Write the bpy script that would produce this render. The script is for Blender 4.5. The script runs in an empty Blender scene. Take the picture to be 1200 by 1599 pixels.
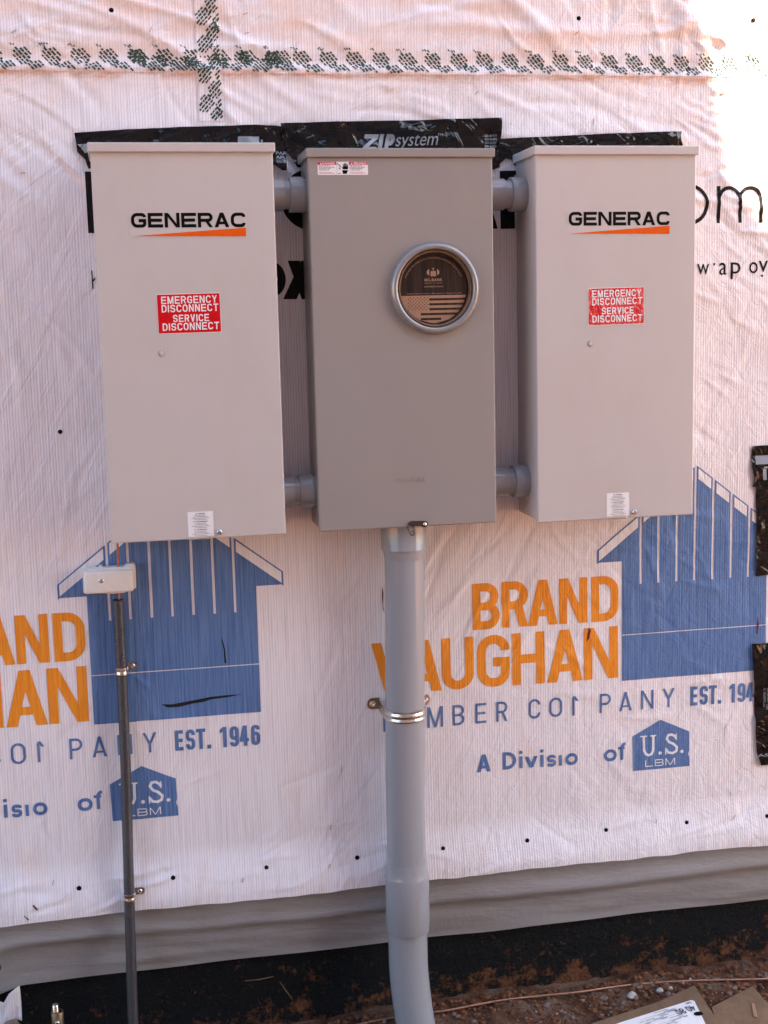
import bpy, bmesh, math, random
from math import sin, cos, pi, radians, sqrt, atan2, exp
from mathutils import Vector, Matrix, noise
from mathutils.geometry import tessellate_polygon

random.seed(7)
scene = bpy.context.scene
COL = scene.collection

# ------------------------------------------------------------------ camera
CP = Vector((-0.1403, -3.0034, 1.2277)); YAW, PIT, ROL, FPX = .1911, .1429, -.0240, 2059.87
def _axes():
    cy, sy, cp, sp = cos(YAW), sin(YAW), cos(PIT), sin(PIT)
    f = Vector((sy*cp, cy*cp, -sp)); r = Vector((cy, -sy, 0)); u = r.cross(f)
    cr, sr = cos(ROL), sin(ROL)
    return cr*r + sr*u, -sr*r + cr*u, f
AR, AU, AF = _axes()
cam_d = bpy.data.cameras.new('camera'); cam = bpy.data.objects.new('camera', cam_d); COL.objects.link(cam)
M = Matrix((AR, AU, -AF)).transposed().to_4x4(); M.translation = CP
cam.matrix_world = M
cam_d.sensor_fit = 'HORIZONTAL'; cam_d.sensor_width = 36.0; cam_d.lens = FPX/1200*36.0
cam_d.clip_start = .05; cam_d.clip_end = 3000
scene.camera = cam

# ------------------------------------------------------------------ sky and sun
SUN_TRAVEL = Vector((-.52, .62, -.58)).normalized()
elev = math.asin(-SUN_TRAVEL.z); azim = atan2(-SUN_TRAVEL.x, -SUN_TRAVEL.y)
world = bpy.data.worlds.new('World'); scene.world = world; world.use_nodes = True
wt = world.node_tree; wt.nodes.clear()
sky = wt.nodes.new('ShaderNodeTexSky'); sky.sky_type = 'NISHITA'; sky.sun_disc = False
sky.sun_elevation = elev; sky.sun_rotation = azim; sky.dust_density = 1.0
bg = wt.nodes.new('ShaderNodeBackground'); bg.inputs['Strength'].default_value = .075
wo = wt.nodes.new('ShaderNodeOutputWorld')
wt.links.new(sky.outputs[0], bg.inputs[0]); wt.links.new(bg.outputs[0], wo.inputs[0])
sd = bpy.data.lights.new('sun', 'SUN'); sd.energy = 5.0; sd.angle = radians(.5); sd.color = (1.0, .83, .66)
sun = bpy.data.objects.new('sun', sd); COL.objects.link(sun)
sun.rotation_euler = SUN_TRAVEL.to_track_quat('-Z', 'Y').to_euler()
scene.view_settings.view_transform = 'Standard'; scene.view_settings.look = 'None'
scene.view_settings.gamma = 1.0; scene.view_settings.exposure = 3.17
scene.cycles.max_bounces = 8; scene.cycles.diffuse_bounces = 5

# ------------------------------------------------------------------ pixel of the photograph -> point on a real plane
def W(px, py, y=0.0):
    d = AF + AR*((px-600)/FPX) - AU*((py-799.5)/FPX); t = (y-CP.y)/d.y; p = CP+d*t
    return (p.x, p.z)
def G(px, py, z):
    d = AF + AR*((px-600)/FPX) - AU*((py-799.5)/FPX); t = (z-CP.z)/d.z; p = CP+d*t
    return (p.x, p.y)

# ------------------------------------------------------------------ materials
class NT:
    def __init__(s, name):
        s.m = bpy.data.materials.new(name); s.m.use_nodes = True; s.t = s.m.node_tree
        s.b = s.t.nodes['Principled BSDF']; s._p = None
    def n(s, ty, **kw):
        o = s.t.nodes.new(ty)
        for k, v in kw.items():
            if k in o.inputs.keys() if hasattr(o, 'inputs') else False: o.inputs[k].default_value = v
            else: setattr(o, k, v)
        return o
    def l(s, a, b): s.t.links.new(a, b)
    def pos(s, scale=(1, 1, 1), rot=(0, 0, 0), loc=(0, 0, 0)):
        if s._p is None: s._p = s.n('ShaderNodeNewGeometry').outputs['Position']
        mp = s.n('ShaderNodeMapping'); mp.vector_type = 'POINT'
        r0 = s.n('ShaderNodeMapping'); r0.inputs['Rotation'].default_value = rot; r0.inputs['Location'].default_value = loc
        s.l(s._p, r0.inputs[0]); s.l(r0.outputs[0], mp.inputs[0]); mp.inputs['Scale'].default_value = scale
        return mp.outputs[0]
    def noise(s, vec, scale=1., detail=3., rough=.5, ty='FBM', dist=0.):
        o = s.n('ShaderNodeTexNoise'); o.noise_type = ty; o.inputs['Scale'].default_value = scale
        o.inputs['Detail'].default_value = detail; o.inputs['Roughness'].default_value = rough; o.inputs['Distortion'].default_value = dist
        s.l(vec, o.inputs['Vector']); return o.outputs[0]
    def ramp(s, fac, stops, interp='LINEAR'):
        o = s.n('ShaderNodeValToRGB'); cr = o.color_ramp; cr.interpolation = interp
        while len(cr.elements) < len(stops): cr.elements.new(.5)
        for e, (p, c) in zip(cr.elements, stops):
            e.position = p; e.color = (c, c, c, 1) if isinstance(c, (int, float)) else (*c, 1)
        s.l(fac, o.inputs[0]); return o.outputs[0]
    def math(s, op, a, b=None, c=None):
        o = s.n('ShaderNodeMath'); o.operation = op
        for i, v in enumerate((a, b, c)):
            if v is None: continue
            if isinstance(v, (int, float)): o.inputs[i].default_value = v
            else: s.l(v, o.inputs[i])
        return o.outputs[0]
    def mix(s, fac, a, b, blend='MIX'):
        o = s.n('ShaderNodeMix'); o.data_type = 'RGBA'; o.blend_type = blend
        for v, k in ((fac, 0), (a, 6), (b, 7)):
            if isinstance(v, (int, float)): o.inputs[k].default_value = v
            elif isinstance(v, tuple): o.inputs[k].default_value = (*v, 1)
            else: s.l(v, o.inputs[k])
        return o.outputs[2]
    def bump(s, h, dist, strength=1., prev=None):
        o = s.n('ShaderNodeBump'); o.inputs['Distance'].default_value = dist; o.inputs['Strength'].default_value = strength
        s.l(h, o.inputs['Height'])
        if prev is not None: s.l(prev, o.inputs['Normal'])
        return o.outputs[0]
    def set(s, color=None, rough=None, metal=None, normal=None, spec=None):
        for k, v in (('Base Color', color), ('Roughness', rough), ('Metallic', metal), ('Normal', normal), ('Specular IOR Level', spec)):
            if v is None: continue
            if isinstance(v, (int, float)): s.b.inputs[k].default_value = v
            elif isinstance(v, tuple): s.b.inputs[k].default_value = (*v, 1)
            else: s.l(v, s.b.inputs[k])
        return s.m
    def sep(s, vec):
        o = s.n('ShaderNodeSeparateXYZ'); s.l(vec, o.inputs[0]); return o.outputs

def wrap_bump(t):
    """woven ribs and creases of the wrap, by position on the wall: shared by the plain film and the inks printed on it"""
    fine = t.noise(t.pos((150, 10, 3.2)), 1, 3, .6)
    wv = t.n('ShaderNodeTexWave'); wv.wave_type = 'BANDS'; wv.bands_direction = 'X'; wv.inputs['Scale'].default_value = 1
    wv.inputs['Distortion'].default_value = 2.2; wv.inputs['Detail'].default_value = 2; wv.inputs['Detail Scale'].default_value = .6
    t.l(t.pos((2*pi/.0062/20*1.0, 1, 7)), wv.inputs['Vector']); ribs = wv.outputs['Fac']
    weft = t.noise(t.pos((3, 30, 420)), 1, 1, .5)
    crA = t.noise(t.pos((2.6, 9, 15), (0, radians(32), 0)), 1, 5, .58, 'FBM', 1.2)
    crA = t.math('ABSOLUTE', t.math('SUBTRACT', crA, .5))
    crB = t.noise(t.pos((26, 9, 5.5), (0, radians(-28), 0)), 1, 4, .55, 'FBM', .8)
    crC = t.noise(t.pos((34, 9, 24), (0, radians(30), 0)), 1, 4, .6, 'FBM', 1.2)
    z = t.sep(t._p)[2]; x = t.sep(t._p)[0]
    up = t.n('ShaderNodeMapRange'); up.inputs[1].default_value = 1.2; up.inputs[2].default_value = 1.75
    up.inputs[3].default_value = .35; up.inputs[4].default_value = 1.0; t.l(z, up.inputs[0])
    rt = t.n('ShaderNodeMapRange'); rt.inputs[1].default_value = .3; rt.inputs[2].default_value = 1.0
    rt.inputs[3].default_value = .15; rt.inputs[4].default_value = 1.0; t.l(x, rt.inputs[0])
    hA = t.math('MULTIPLY', crA, up.outputs[0])
    hC = t.math('MULTIPLY', crC, rt.outputs[0])
    n = t.bump(hA, .012, .7)
    n = t.bump(crB, .005, .8, n)
    n = t.bump(hC, .004, .6, n)
    n = t.bump(fine, .0008, .7, n)
    n = t.bump(ribs, .0006, .4, n)
    n = t.bump(weft, .0005, .5, n)
    return n, fine, ribs

def mat_wrap():
    t = NT('wrap_film'); n, fine, ribs = wrap_bump(t)
    rib_c = t.ramp(ribs, [(0, (.71, .65, .69)), (.45, (.80, .75, .78)), (1, (.83, .79, .81))])
    f2 = t.ramp(t.noise(t.pos((240, 1, 5)), 1, 3, .65), [(.36, .80), (.50, 1)])
    c = t.mix(.8, rib_c, t.mix(1, rib_c, f2, 'MULTIPLY'))
    # clay dust: a few blotches, and runs under the taped seam
    z = t.sep(t._p)[2]
    dust = t.ramp(t.noise(t.pos((7, 1, 5), (0, .3, 0)), 1, 6, .62), [(.56, 0), (.70, .55)])
    c = t.mix(t.math('MULTIPLY', dust, .35), c, (.72, .46, .30))
    hi = t.n('ShaderNodeMapRange'); hi.inputs[1].default_value = 1.70; hi.inputs[2].default_value = 1.83; t.l(z, hi.inputs[0])
    dust2 = t.ramp(t.noise(t.pos((3.5, 1, 13), (0, .12, 0)), 1, 6, .65), [(.44, 0), (.66, 1)])
    c = t.mix(t.math('MULTIPLY', t.math('MULTIPLY', dust2, hi.outputs[0]), .42), c, (.80, .42, .22))
    zz = t.math('ADD', z, t.math('MULTIPLY', t.math('SUBTRACT', t.noise(t.pos((5, 1, 1)), 1, 2, .5), .5), .03))
    bd = t.math('POWER', 2.718, t.math('MULTIPLY', t.math('POWER', t.math('DIVIDE', t.math('ABSOLUTE', t.math('SUBTRACT', zz, 1.773)), .011), 2), -1))
    st4 = t.ramp(t.noise(t.pos((9, 1, 40)), 1, 6, .7), [(.42, 0), (.60, 1)])
    c = t.mix(t.math('MULTIPLY', t.math('MULTIPLY', bd, st4), .75), c, (.55, .21, .08))
    lo = t.n('ShaderNodeMapRange'); lo.inputs[1].default_value = .12; lo.inputs[2].default_value = -.1; t.l(z, lo.inputs[0])
    dust3 = t.ramp(t.noise(t.pos((16, 1, 12)), 1, 6, .7), [(.55, 0), (.70, 1)])
    c = t.mix(t.math('MULTIPLY', t.math('MULTIPLY', dust3, lo.outputs[0]), .3), c, (.55, .36, .22))
    t.set(c, .46, None, n, .45)
    return t.m
def mat_ink(name, col, col2, spec=.25, spk=.4):
    t = NT(name); n, fine, ribs = wrap_bump(t)
    f = t.ramp(t.noise(t.pos((240, 1, 5)), 1, 3, .65), [(.36, 0), (.62, 1)])
    c = t.mix(f, col, col2)
    sp = t.ramp(t.noise(t.pos((500, 1, 420)), 1, 2, .6), [(.66, 0), (.78, 1)])
    c = t.mix(t.math('MULTIPLY', sp, spk), c, (.75, .73, .74))
    t.set(c, .55, None, n, spec); return t.m
def mat_paint(name, col, rough=.42, peel=.00018):
    t = NT(name)
    ob = t.noise(t.pos((380, 380, 380)), 1, 2, .5)
    lg = t.noise(t.pos((3.2, 3.2, 2.4)), 1, 2, .5)
    n = t.bump(lg, .012, .6); n = t.bump(ob, peel, 1, n)
    dirt = t.ramp(t.noise(t.pos((9, 9, 6)), 1, 6, .65), [(.5, 0), (.75, 1)])
    c = t.mix(t.math('MULTIPLY', dirt, .13), col, (.42, .30, .22))
    scuff = t.ramp(t.noise(t.pos((40, 40, 9), (0, .9, 0)), 1, 5, .75), [(.70, 0), (.76, 1)])
    c = t.mix(t.math('MULTIPLY', scuff, .16), c, (.62, .58, .55))
    r = t.ramp(lg, [(.3, rough-.05), (.7, rough+.06)])
    t.set(c, r, None, n, .4); return t.m
def mat_plain(name, col, rough=.5, metal=0., noise_amt=.15, scale=60, bump=0., spec=.5):
    t = NT(name)
    f = t.noise(t.pos((scale,)*3), 1, 4, .6)
    d = tuple(v*(1-noise_amt) for v in col); e = tuple(min(1, v*(1+noise_amt*.6)) for v in col)
    c = t.ramp(f, [(.3, d), (.7, e)])
    n = t.bump(f, bump, 1) if bump else None
    t.set(c, rough, metal, n, spec); return t.m
def mat_pvc():
    t = NT('grey_pvc')
    dirt = t.ramp(t.noise(t.pos((60, 60, 22)), 1, 6, .7), [(.60, 0), (.72, 1)])
    z = t.sep(t._p)[2]
    lo = t.n('ShaderNodeMapRange'); lo.inputs[1].default_value = .25; lo.inputs[2].default_value = -.1; t.l(z, lo.inputs[0])
    c = t.mix(t.math('MULTIPLY', t.math('MULTIPLY', dirt, lo.outputs[0]), .55), (.30, .303, .322), (.28, .20, .14))
    n = t.bump(t.noise(t.pos((25, 25, 4)), 1, 3, .5), .0012, .5)
    t.set(c, .14, None, n, .5); return t.m
def mat_film():
    t = NT('black_tape_film')
    a = t.noise(t.pos((16, 14, 9), (0, .7, 0)), 1, 2, .5, 'FBM', 1.8)
    b = t.noise(t.pos((9, 14, 34), (0, .35, 0)), 1, 2, .5, 'FBM', 2.4)
    n = t.bump(t.math('ABSOLUTE', t.math('SUBTRACT', a, .5)), .010, .8); n = t.bump(b, .004, .7, n)
    t.set((.002, .002, .003), .10, None, n, .42); return t.m
def mat_skirt():
    t = NT('grey_flashing_film')
    f = t.noise(t.pos((3, 3, 16), (0, -.05, 0)), 1, 6, .62, 'FBM', .6)
    c = t.ramp(f, [(.30, (.25, .225, .215)), (.46, (.275, .26, .262)), (.8, (.30, .285, .29))])
    st = t.ramp(t.noise(t.pos((5, 3, 30), (0, -.08, 0)), 1, 5, .6), [(.56, 0), (.68, 1)])
    c = t.mix(t.math('MULTIPLY', st, .22), c, (.20, .14, .10))
    n = t.bump(f, .012, .5); n = t.bump(t.noise(t.pos((45, 45, 60)), 1, 4, .6), .002, .7, n)
    t.set(c, .5, None, n, .4); return t.m
def mat_foundation():
    t = NT('black_dampproofing')
    rough = t.noise(t.pos((110, 110, 130)), 1, 5, .7)
    lump = t.noise(t.pos((22, 22, 22)), 1, 5, .65)
    z = t.sep(t._p)[2]
    hgt = t.n('ShaderNodeMapRange'); hgt.inputs[1].default_value = -.28; hgt.inputs[2].default_value = -.47; t.l(z, hgt.inputs[0])
    msk = t.noise(t.pos((15, 10, 22)), 1, 9, .78)
    x = t.sep(t._p)[0]
    rgt = t.n('ShaderNodeMapRange'); rgt.inputs[1].default_value = -.5; rgt.inputs[2].default_value = .9; rgt.inputs[3].default_value = .085; rgt.inputs[4].default_value = .215; t.l(x, rgt.inputs[0])
    m1 = t.math('ADD', msk, t.math('MULTIPLY', t.math('POWER', hgt.outputs[0], 1.7), rgt.outputs[0]))
    m1 = t.math('ADD', m1, t.math('MULTIPLY', t.noise(t.pos((120, 10, 60)), 1, 5, .8), .38))
    clay = t.ramp(m1, [(.815, 0), (.87, 1)])
    spk = t.ramp(t.noise(t.pos((120, 50, 90)), 1, 3, .7), [(.655, 0), (.70, 1)])
    clay = t.math('MAXIMUM', clay, t.math('MULTIPLY', spk, .7))
    cc = t.ramp(rough, [(.3, (.07, .028, .013)), (.7, (.21, .088, .042))])
    c = t.mix(clay, (.004, .004, .005), cc)
    n = t.bump(lump, .012, .8); n = t.bump(rough, .011, 1, n); n = t.bump(clay, .004, 1, n)
    r = t.ramp(clay, [(0, .5), (1, .95)])
    t.set(c, r, None, n, .16); return t.m
def mat_ground():
    t = NT('red_clay')
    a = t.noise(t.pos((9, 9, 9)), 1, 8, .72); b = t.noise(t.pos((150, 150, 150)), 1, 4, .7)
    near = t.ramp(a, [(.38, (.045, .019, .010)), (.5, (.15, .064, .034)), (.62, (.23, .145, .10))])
    far = t.ramp(t.noise(t.pos((.8, .8, .8)), 1, 6, .6), [(.35, (.46, .22, .11)), (.65, (.60, .33, .19))])  # unseen clay made brighter and warmer in colour to strengthen the bounce light
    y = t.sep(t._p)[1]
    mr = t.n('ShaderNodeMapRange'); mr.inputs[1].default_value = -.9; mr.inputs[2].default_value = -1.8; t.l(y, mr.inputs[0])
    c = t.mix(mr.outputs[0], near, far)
    sp = t.ramp(b, [(.62, 0), (.72, 1)])
    c = t.mix(t.math('MULTIPLY', sp, .5), c, (.34, .27, .23))
    n = t.bump(a, .03, .9); n = t.bump(b, .008, 1, n)
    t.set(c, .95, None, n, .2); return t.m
def mat_card():
    t = NT('brown_cardboard')
    f = t.noise(t.pos((12, 12, 12)), 1, 6, .7)
    c = t.ramp(f, [(.3, (.15, .092, .055)), (.7, (.22, .142, .088))])
    n = t.bump(t.noise(t.pos((190, 12, 12), (0, 0, .5)), 1, 2, .5), .0012, .7); n = t.bump(f, .008, .8, n)
    t.set(c, .85, None, n, .2); return t.m
def mat_insert():
    t = NT('dark_printed_card')
    f = t.noise(t.pos((90, 2, 5)), 1, 4, .7)
    c = t.ramp(f, [(.4, (.018, .011, .008)), (.75, (.060, .036, .026))])
    t.set(c, .45, None, None, .2); return t.m

def mat_redglare():
    t = NT('bubbled_red_vinyl')
    a = t.noise(t.pos((150, 40, 150)), 1, 3, .6, 'FBM', .6); b = t.noise(t.pos((38, 20, 38)), 1, 3, .6)
    n = t.bump(b, .008, 1); n = t.bump(a, .003, 1, n)
    t.set((.62, .003, .010), .16, None, n, .8); return t.m
MT = dict(
    redglare=mat_redglare(),
    wrap=mat_wrap(),
    blue=mat_ink('blue_ink', (.058, .125, .30), (.13, .215, .41)),
    orange=mat_ink('orange_ink', (.70, .20, .012), (.84, .31, .03)),
    blackink=mat_ink('black_ink', (.004, .003, .004), (.014, .010, .010), .12, .3),
    greenink=mat_ink('green_ink', (.016, .038, .027), (.055, .095, .075)),
    whiteprint=mat_ink('bare_film_in_print', (.70, .67, .69), (.80, .78, .79)),
    seam=mat_wrap(),
    film=mat_film(), skirt=mat_skirt(), found=mat_foundation(), ground=mat_ground(),
    beige=mat_paint('beige_paint', (.52, .475, .455)),
    taupe=mat_paint('taupe_paint', (.285, .258, .242), .36), ring=mat_plain('cast_ring_grey', (.30, .29, .288), .27, .4, .06),
    pvc=mat_pvc(),
    black=mat_plain('black_vinyl', (.003, .003, .003), .45, spec=.12),
    orangev=mat_plain('orange_vinyl', (.72, .10, .003), .4, 0, .05, spec=.2),
    red=mat_plain('red_vinyl', (.60, .002, .008), .30, 0, .06, 200, .0008, .25),
    dkred=mat_plain('crimson_vinyl', (.52, .01, .06), .3, 0, .05),
    white=mat_plain('white_vinyl', (.80, .79, .80), .35, 0, .04),
    clear=mat_plain('decal_carrier', (.535, .488, .468), .34, 0, .01),
    textgrey=mat_plain('small_print_grey', (.12, .12, .14), .5),
    steel=mat_plain('zinc_steel', (.72, .70, .66), .24, 1., .18, 130, .0006),
    darksteel=mat_plain('worn_steel', (.30, .26, .22), .38, 1., .3, 150, .0006),
    iron=mat_plain('dark_latch_steel', (.12, .095, .08), .35, .9, .2, 100),
    copper=mat_plain('copper', (.36, .145, .08), .35, 1., .25, 90),
    dullcopper=mat_plain('dull_copper', (.45, .23, .15), .45, .8, .3, 90),
    brass=mat_plain('brass', (.26, .19, .12), .5, 1., .3, 90),
    plastic=mat_plain('white_plastic', (.78, .74, .70), .35, 0, .04),
    flex=mat_plain('charcoal_flex', (.052, .048, .052), .38, 0, .08, 60),
    hole=mat_plain('dark_hole', (.004, .004, .005), .9),
    maroon=mat_plain('maroon_scrap', (.10, .012, .015), .7),
    tapeprint=mat_plain('grey_tape_print', (.26, .29, .33), .35, 0, .1),
    card=mat_card(), kraft=mat_plain('kraft_print', (.34, .19, .12), .5, 0, .12, 40), insert=mat_insert(),
    wood=mat_plain('raw_sheathing', (.33, .22, .13), .8, 0, .3, 20),
    stone=mat_plain('pale_stone', (.42, .38, .34), .85, 0, .3, 70, .002),
    gravel=mat_plain('gravel_stone', (.20, .13, .10), .9, 0, .45, 15, .002),
    clod=mat_plain('clay_clod', (.17, .075, .040), .95, 0, .5, 90, .003, .1),
    render=mat_plain('blocker_render', (.22, .17, .15), .8, 0, .1, 4),
    shingle=mat_plain('blocker_shingle', (.08, .075, .075), .85, 0, .3, 10),
    straw=mat_plain('dry_straw', (.17, .095, .05), .8, 0, .3, 60),
)

# ------------------------------------------------------------------ mesh builder
class MB:
    def __init__(s): s.v = []; s.f = []; s.mi = []; s.mats = []
    def _m(s, m):
        if m not in s.mats: s.mats.append(m)
        return s.mats.index(m)
    def poly(s, pts, m):
        b = len(s.v); s.v += [tuple(p) for p in pts]; s.f.append(tuple(range(b, b+len(pts)))); s.mi.append(s._m(m))
    def raw(s, vs, fs, m):
        b = len(s.v); s.v += [tuple(p) for p in vs]; k = s._m(m)
        for f in fs: s.f.append(tuple(b+i for i in f)); s.mi.append(k)
    def flat(s, pts2, y, m):
        """2-D polygon facing -y (the viewer's side of the wall)"""
        a = sum(pts2[i][0]*pts2[(i+1) % len(pts2)][1]-pts2[(i+1) % len(pts2)][0]*pts2[i][1] for i in range(len(pts2)))
        if a < 0: pts2 = pts2[::-1]
        if len(pts2) > 4:
            vs = [Vector((p[0], p[1], 0)) for p in pts2]
            for tri in tessellate_polygon([vs]):
                q = [pts2[i] for i in tri]
                ar = (q[1][0]-q[0][0])*(q[2][1]-q[0][1])-(q[2][0]-q[0][0])*(q[1][1]-q[0][1])
                if ar < 0: q = q[::-1]
                if abs(ar) > 1e-12: s.poly([(p[0], y, p[1]) for p in q], m)
        else: s.poly([(p[0], y, p[1]) for p in pts2], m)
    def prism(s, pts2, y0, y1, m, bev=0):
        """extrude a 2-D outline from y0 (back) to y1 (front)"""
        a = sum(pts2[i][0]*pts2[(i+1) % len(pts2)][1]-pts2[(i+1) % len(pts2)][0]*pts2[i][1] for i in range(len(pts2)))
        if a < 0: pts2 = pts2[::-1]
        n = len(pts2)
        bm = bmesh.new(); vs = [bm.verts.new((p[0], y1, p[1])) for p in pts2]; f = bm.faces.new(vs)
        r = bmesh.ops.extrude_face_region(bm, geom=[f])
        for e in r['geom']:
            if isinstance(e, bmesh.types.BMVert): e.co.y = y0
        if bev:
            ed = [e for e in bm.edges if all(abs(v.co.y-y1) < 1e-7 for v in e.verts)]
            bmesh.ops.bevel(bm, geom=ed, offset=bev, segments=2, affect='EDGES')
        bmesh.ops.recalc_face_normals(bm, faces=bm.faces)
        s.bm(bm, m)
    def bm(s, bm, m):
        bm.verts.ensure_lookup_table(); bm.verts.index_update()
        s.raw([v.co[:] for v in bm.verts], [[v.index for v in f.verts] for f in bm.faces], m); bm.free()
    def box(s, x0, x1, y0, y1, z0, z1, m, bev=0, seg=3):
        bm = bmesh.new(); bmesh.ops.create_cube(bm, size=1)
        for v in bm.verts:
            v.co = Vector(((x0+x1)/2+v.co.x*(x1-x0), (y0+y1)/2+v.co.y*(y1-y0), (z0+z1)/2+v.co.z*(z1-z0)))
        if bev: bmesh.ops.bevel(bm, geom=list(bm.edges), offset=bev, segments=seg, profile=.5, affect='EDGES')
        s.bm(bm, m)
    def tube(s, path, rad, m, n=24, caps=True):
        path = [Vector(p) for p in path]
        if not isinstance(rad, (list, tuple)): rad = [rad]*len(path)
        t0 = (path[1]-path[0]).normalized(); ref = Vector((0, 1, 0)) if abs(t0.y) < .9 else Vector((1, 0, 0))
        a = t0.cross(ref).normalized(); vs = []; fs = []
        for i, p in enumerate(path):
            if i == 0: t = path[1]-p
            elif i == len(path)-1: t = p-path[i-1]
            else: t = path[i+1]-path[i-1]
            if t.length < 1e-9: t = t0
            t = t.normalized(); a = (a-t*a.dot(t)).normalized(); b = t.cross(a)
            for k in range(n):
                an = 2*pi*k/n; vs.append(p+(a*cos(an)+b*sin(an))*rad[i])
        for i in range(len(path)-1):
            for k in range(n):
                fs.append((i*n+k, i*n+(k+1) % n, (i+1)*n+(k+1) % n, (i+1)*n+k))
        if caps: fs.append(tuple(range(n))[::-1]); fs.append(tuple((len(path)-1)*n+k for k in range(n)))
        s.raw(vs, fs, m)
    def lathe(s, c, axis, prof, m, n=40, caps=True):
        """prof: list of (distance along axis, radius)"""
        ax = {'x': Vector((1, 0, 0)), 'y': Vector((0, 1, 0)), 'z': Vector((0, 0, 1))}[axis]
        c = Vector(c); u = Vector((0, 0, 1)) if axis != 'z' else Vector((1, 0, 0)); w = ax.cross(u)
        vs = []; fs = []
        for d, r in prof:
            for k in range(n):
                an = 2*pi*k/n; vs.append(c+ax*d+(u*cos(an)+w*sin(an))*r)
        for i in range(len(prof)-1):
            for k in range(n): fs.append((i*n+k, i*n+(k+1) % n, (i+1)*n+(k+1) % n, (i+1)*n+k))
        if caps: fs.append(tuple(range(n))[::-1]); fs.append(tuple((len(prof)-1)*n+k for k in range(n)))
        s.raw(vs, fs, m)
    def build(s, name, parent=None, origin=None, conform=None, sharp=35, recalc=False, smooth=True):
        """conform=(step, function(x, z) -> y): cut on a grid and lay the print on the curved film"""
        if origin is None: origin = Vector(parent['_o']) if parent is not None else Vector((0, 0, 0))
        me = bpy.data.meshes.new(name)
        if conform:
            step, fn = conform; V2 = []; F2 = []; M2 = []; idx = {}
            def cut(poly, ax):
                """split a convex polygon along the grid lines of one axis"""
                lo = min(p[ax] for p in poly); hi = max(p[ax] for p in poly); out = []; k = math.floor(lo/step+1e-9)+1
                while k*step < hi-1e-9:
                    c_ = k*step; A = []; B = []
                    for i in range(len(poly)):
                        p, q = poly[i], poly[(i+1) % len(poly)]; dp, dq = p[ax]-c_, q[ax]-c_
                        if dp <= 0: A.append(p)
                        if dp >= 0: B.append(p)
                        if dp*dq < 0: t = dp/(dp-dq); m = tuple(p[j]+(q[j]-p[j])*t for j in range(3)); A.append(m); B.append(m)
                    if len(A) > 2: out.append(A)
                    poly = B; k += 1
                    if len(poly) < 3: return out
                out.append(poly); return out
            for f, mk in zip(s.f, s.mi):
                for strip in cut([s.v[i] for i in f], 0):
                    for cell in cut(strip, 2):
                        ids = []
                        for p in cell:
                            key = (round(p[0]*2e5), round(p[2]*2e5), round(p[1]*2e5))
                            if key not in idx: idx[key] = len(V2); V2.append((p[0]-origin.x, p[1]+fn(p[0], p[2])-origin.y, p[2]-origin.z))
                            if not ids or ids[-1] != idx[key]: ids.append(idx[key])
                        if len(ids) > 1 and ids[0] == ids[-1]: ids.pop()
                        if len(set(ids)) == len(ids) and len(ids) > 2: F2.append(ids); M2.append(mk)
            me.from_pydata(V2, [], F2); me.polygons.foreach_set('material_index', M2)
        else:
            me.from_pydata([tuple(Vector(p)-origin) for p in s.v], [], s.f)
            me.polygons.foreach_set('material_index', s.mi)
            if recalc:
                bm = bmesh.new(); bm.from_mesh(me); bmesh.ops.recalc_face_normals(bm, faces=bm.faces); bm.to_mesh(me); bm.free()
        for m in s.mats: me.materials.append(MT[m])
        me.polygons.foreach_set('use_smooth', [smooth]*len(me.polygons)); me.update()
        if smooth:
            try: me.set_sharp_from_angle(angle=radians(sharp))
            except Exception: pass
        o = bpy.data.objects.new(name, me); COL.objects.link(o)
        if parent is not None: o.parent = parent; o['_o'] = tuple(origin)
        else: o.location = origin; o['_o'] = tuple(origin)
        return o

def tag(o, label=None, cat=None, group=None, kind=None):
    if label: o['label'] = label
    if cat: o['category'] = cat
    if group: o['group'] = group
    if kind: o['kind'] = kind
    return o
def thing(name, label, cat, loc, group=None):
    o = bpy.data.objects.new(name, None); o.empty_display_size = .05; COL.objects.link(o); o.location = loc
    o['_o'] = tuple(loc); return tag(o, label, cat, group)
def copy_tree(o, parent=None):
    c = o.copy(); COL.objects.link(c); c.parent = parent
    for ch in list(o.children): copy_tree(ch, c)
    return c

# ------------------------------------------------------------------ lettering: strokes drawn as ribbons
def rounded(path, r, closed=False):
    n = len(path); out = []
    for i, p in enumerate(path):
        x, y, fl = (p+(1,))[:3] if len(p) == 2 else p
        if fl == 0 or (not closed and i in (0, n-1)) or r <= 0: out.append((x, y)); continue
        a = path[i-1]; b = path[(i+1) % n]
        da = Vector((a[0]-x, a[1]-y)); db = Vector((b[0]-x, b[1]-y))
        la = da.length if (i-1 == 0 and not closed) else da.length/2
        lb = db.length if (i+1 == n-1 and not closed) else db.length/2
        rr = min(r, la, lb)
        if rr < 1e-6: out.append((x, y)); continue
        A = Vector((x, y))+da.normalized()*rr; B = Vector((x, y))+db.normalized()*rr; C = Vector((x, y))
        for k in range(9):
            t = k/8; w = .7071  # rational quadratic: a true quarter circle at right angles
            d = (1-t)**2+2*w*t*(1-t)+t*t
            q = ((1-t)**2*A+2*w*t*(1-t)*C+t*t*B)/d; out.append((q.x, q.y))
    res = [out[0]]
    for q in out[1:]:
        if abs(q[0]-res[-1][0])+abs(q[1]-res[-1][1]) > 1e-5: res.append(q)
    if closed and abs(res[0][0]-res[-1][0])+abs(res[0][1]-res[-1][1]) < 1e-5: res.pop()
    return res
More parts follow.
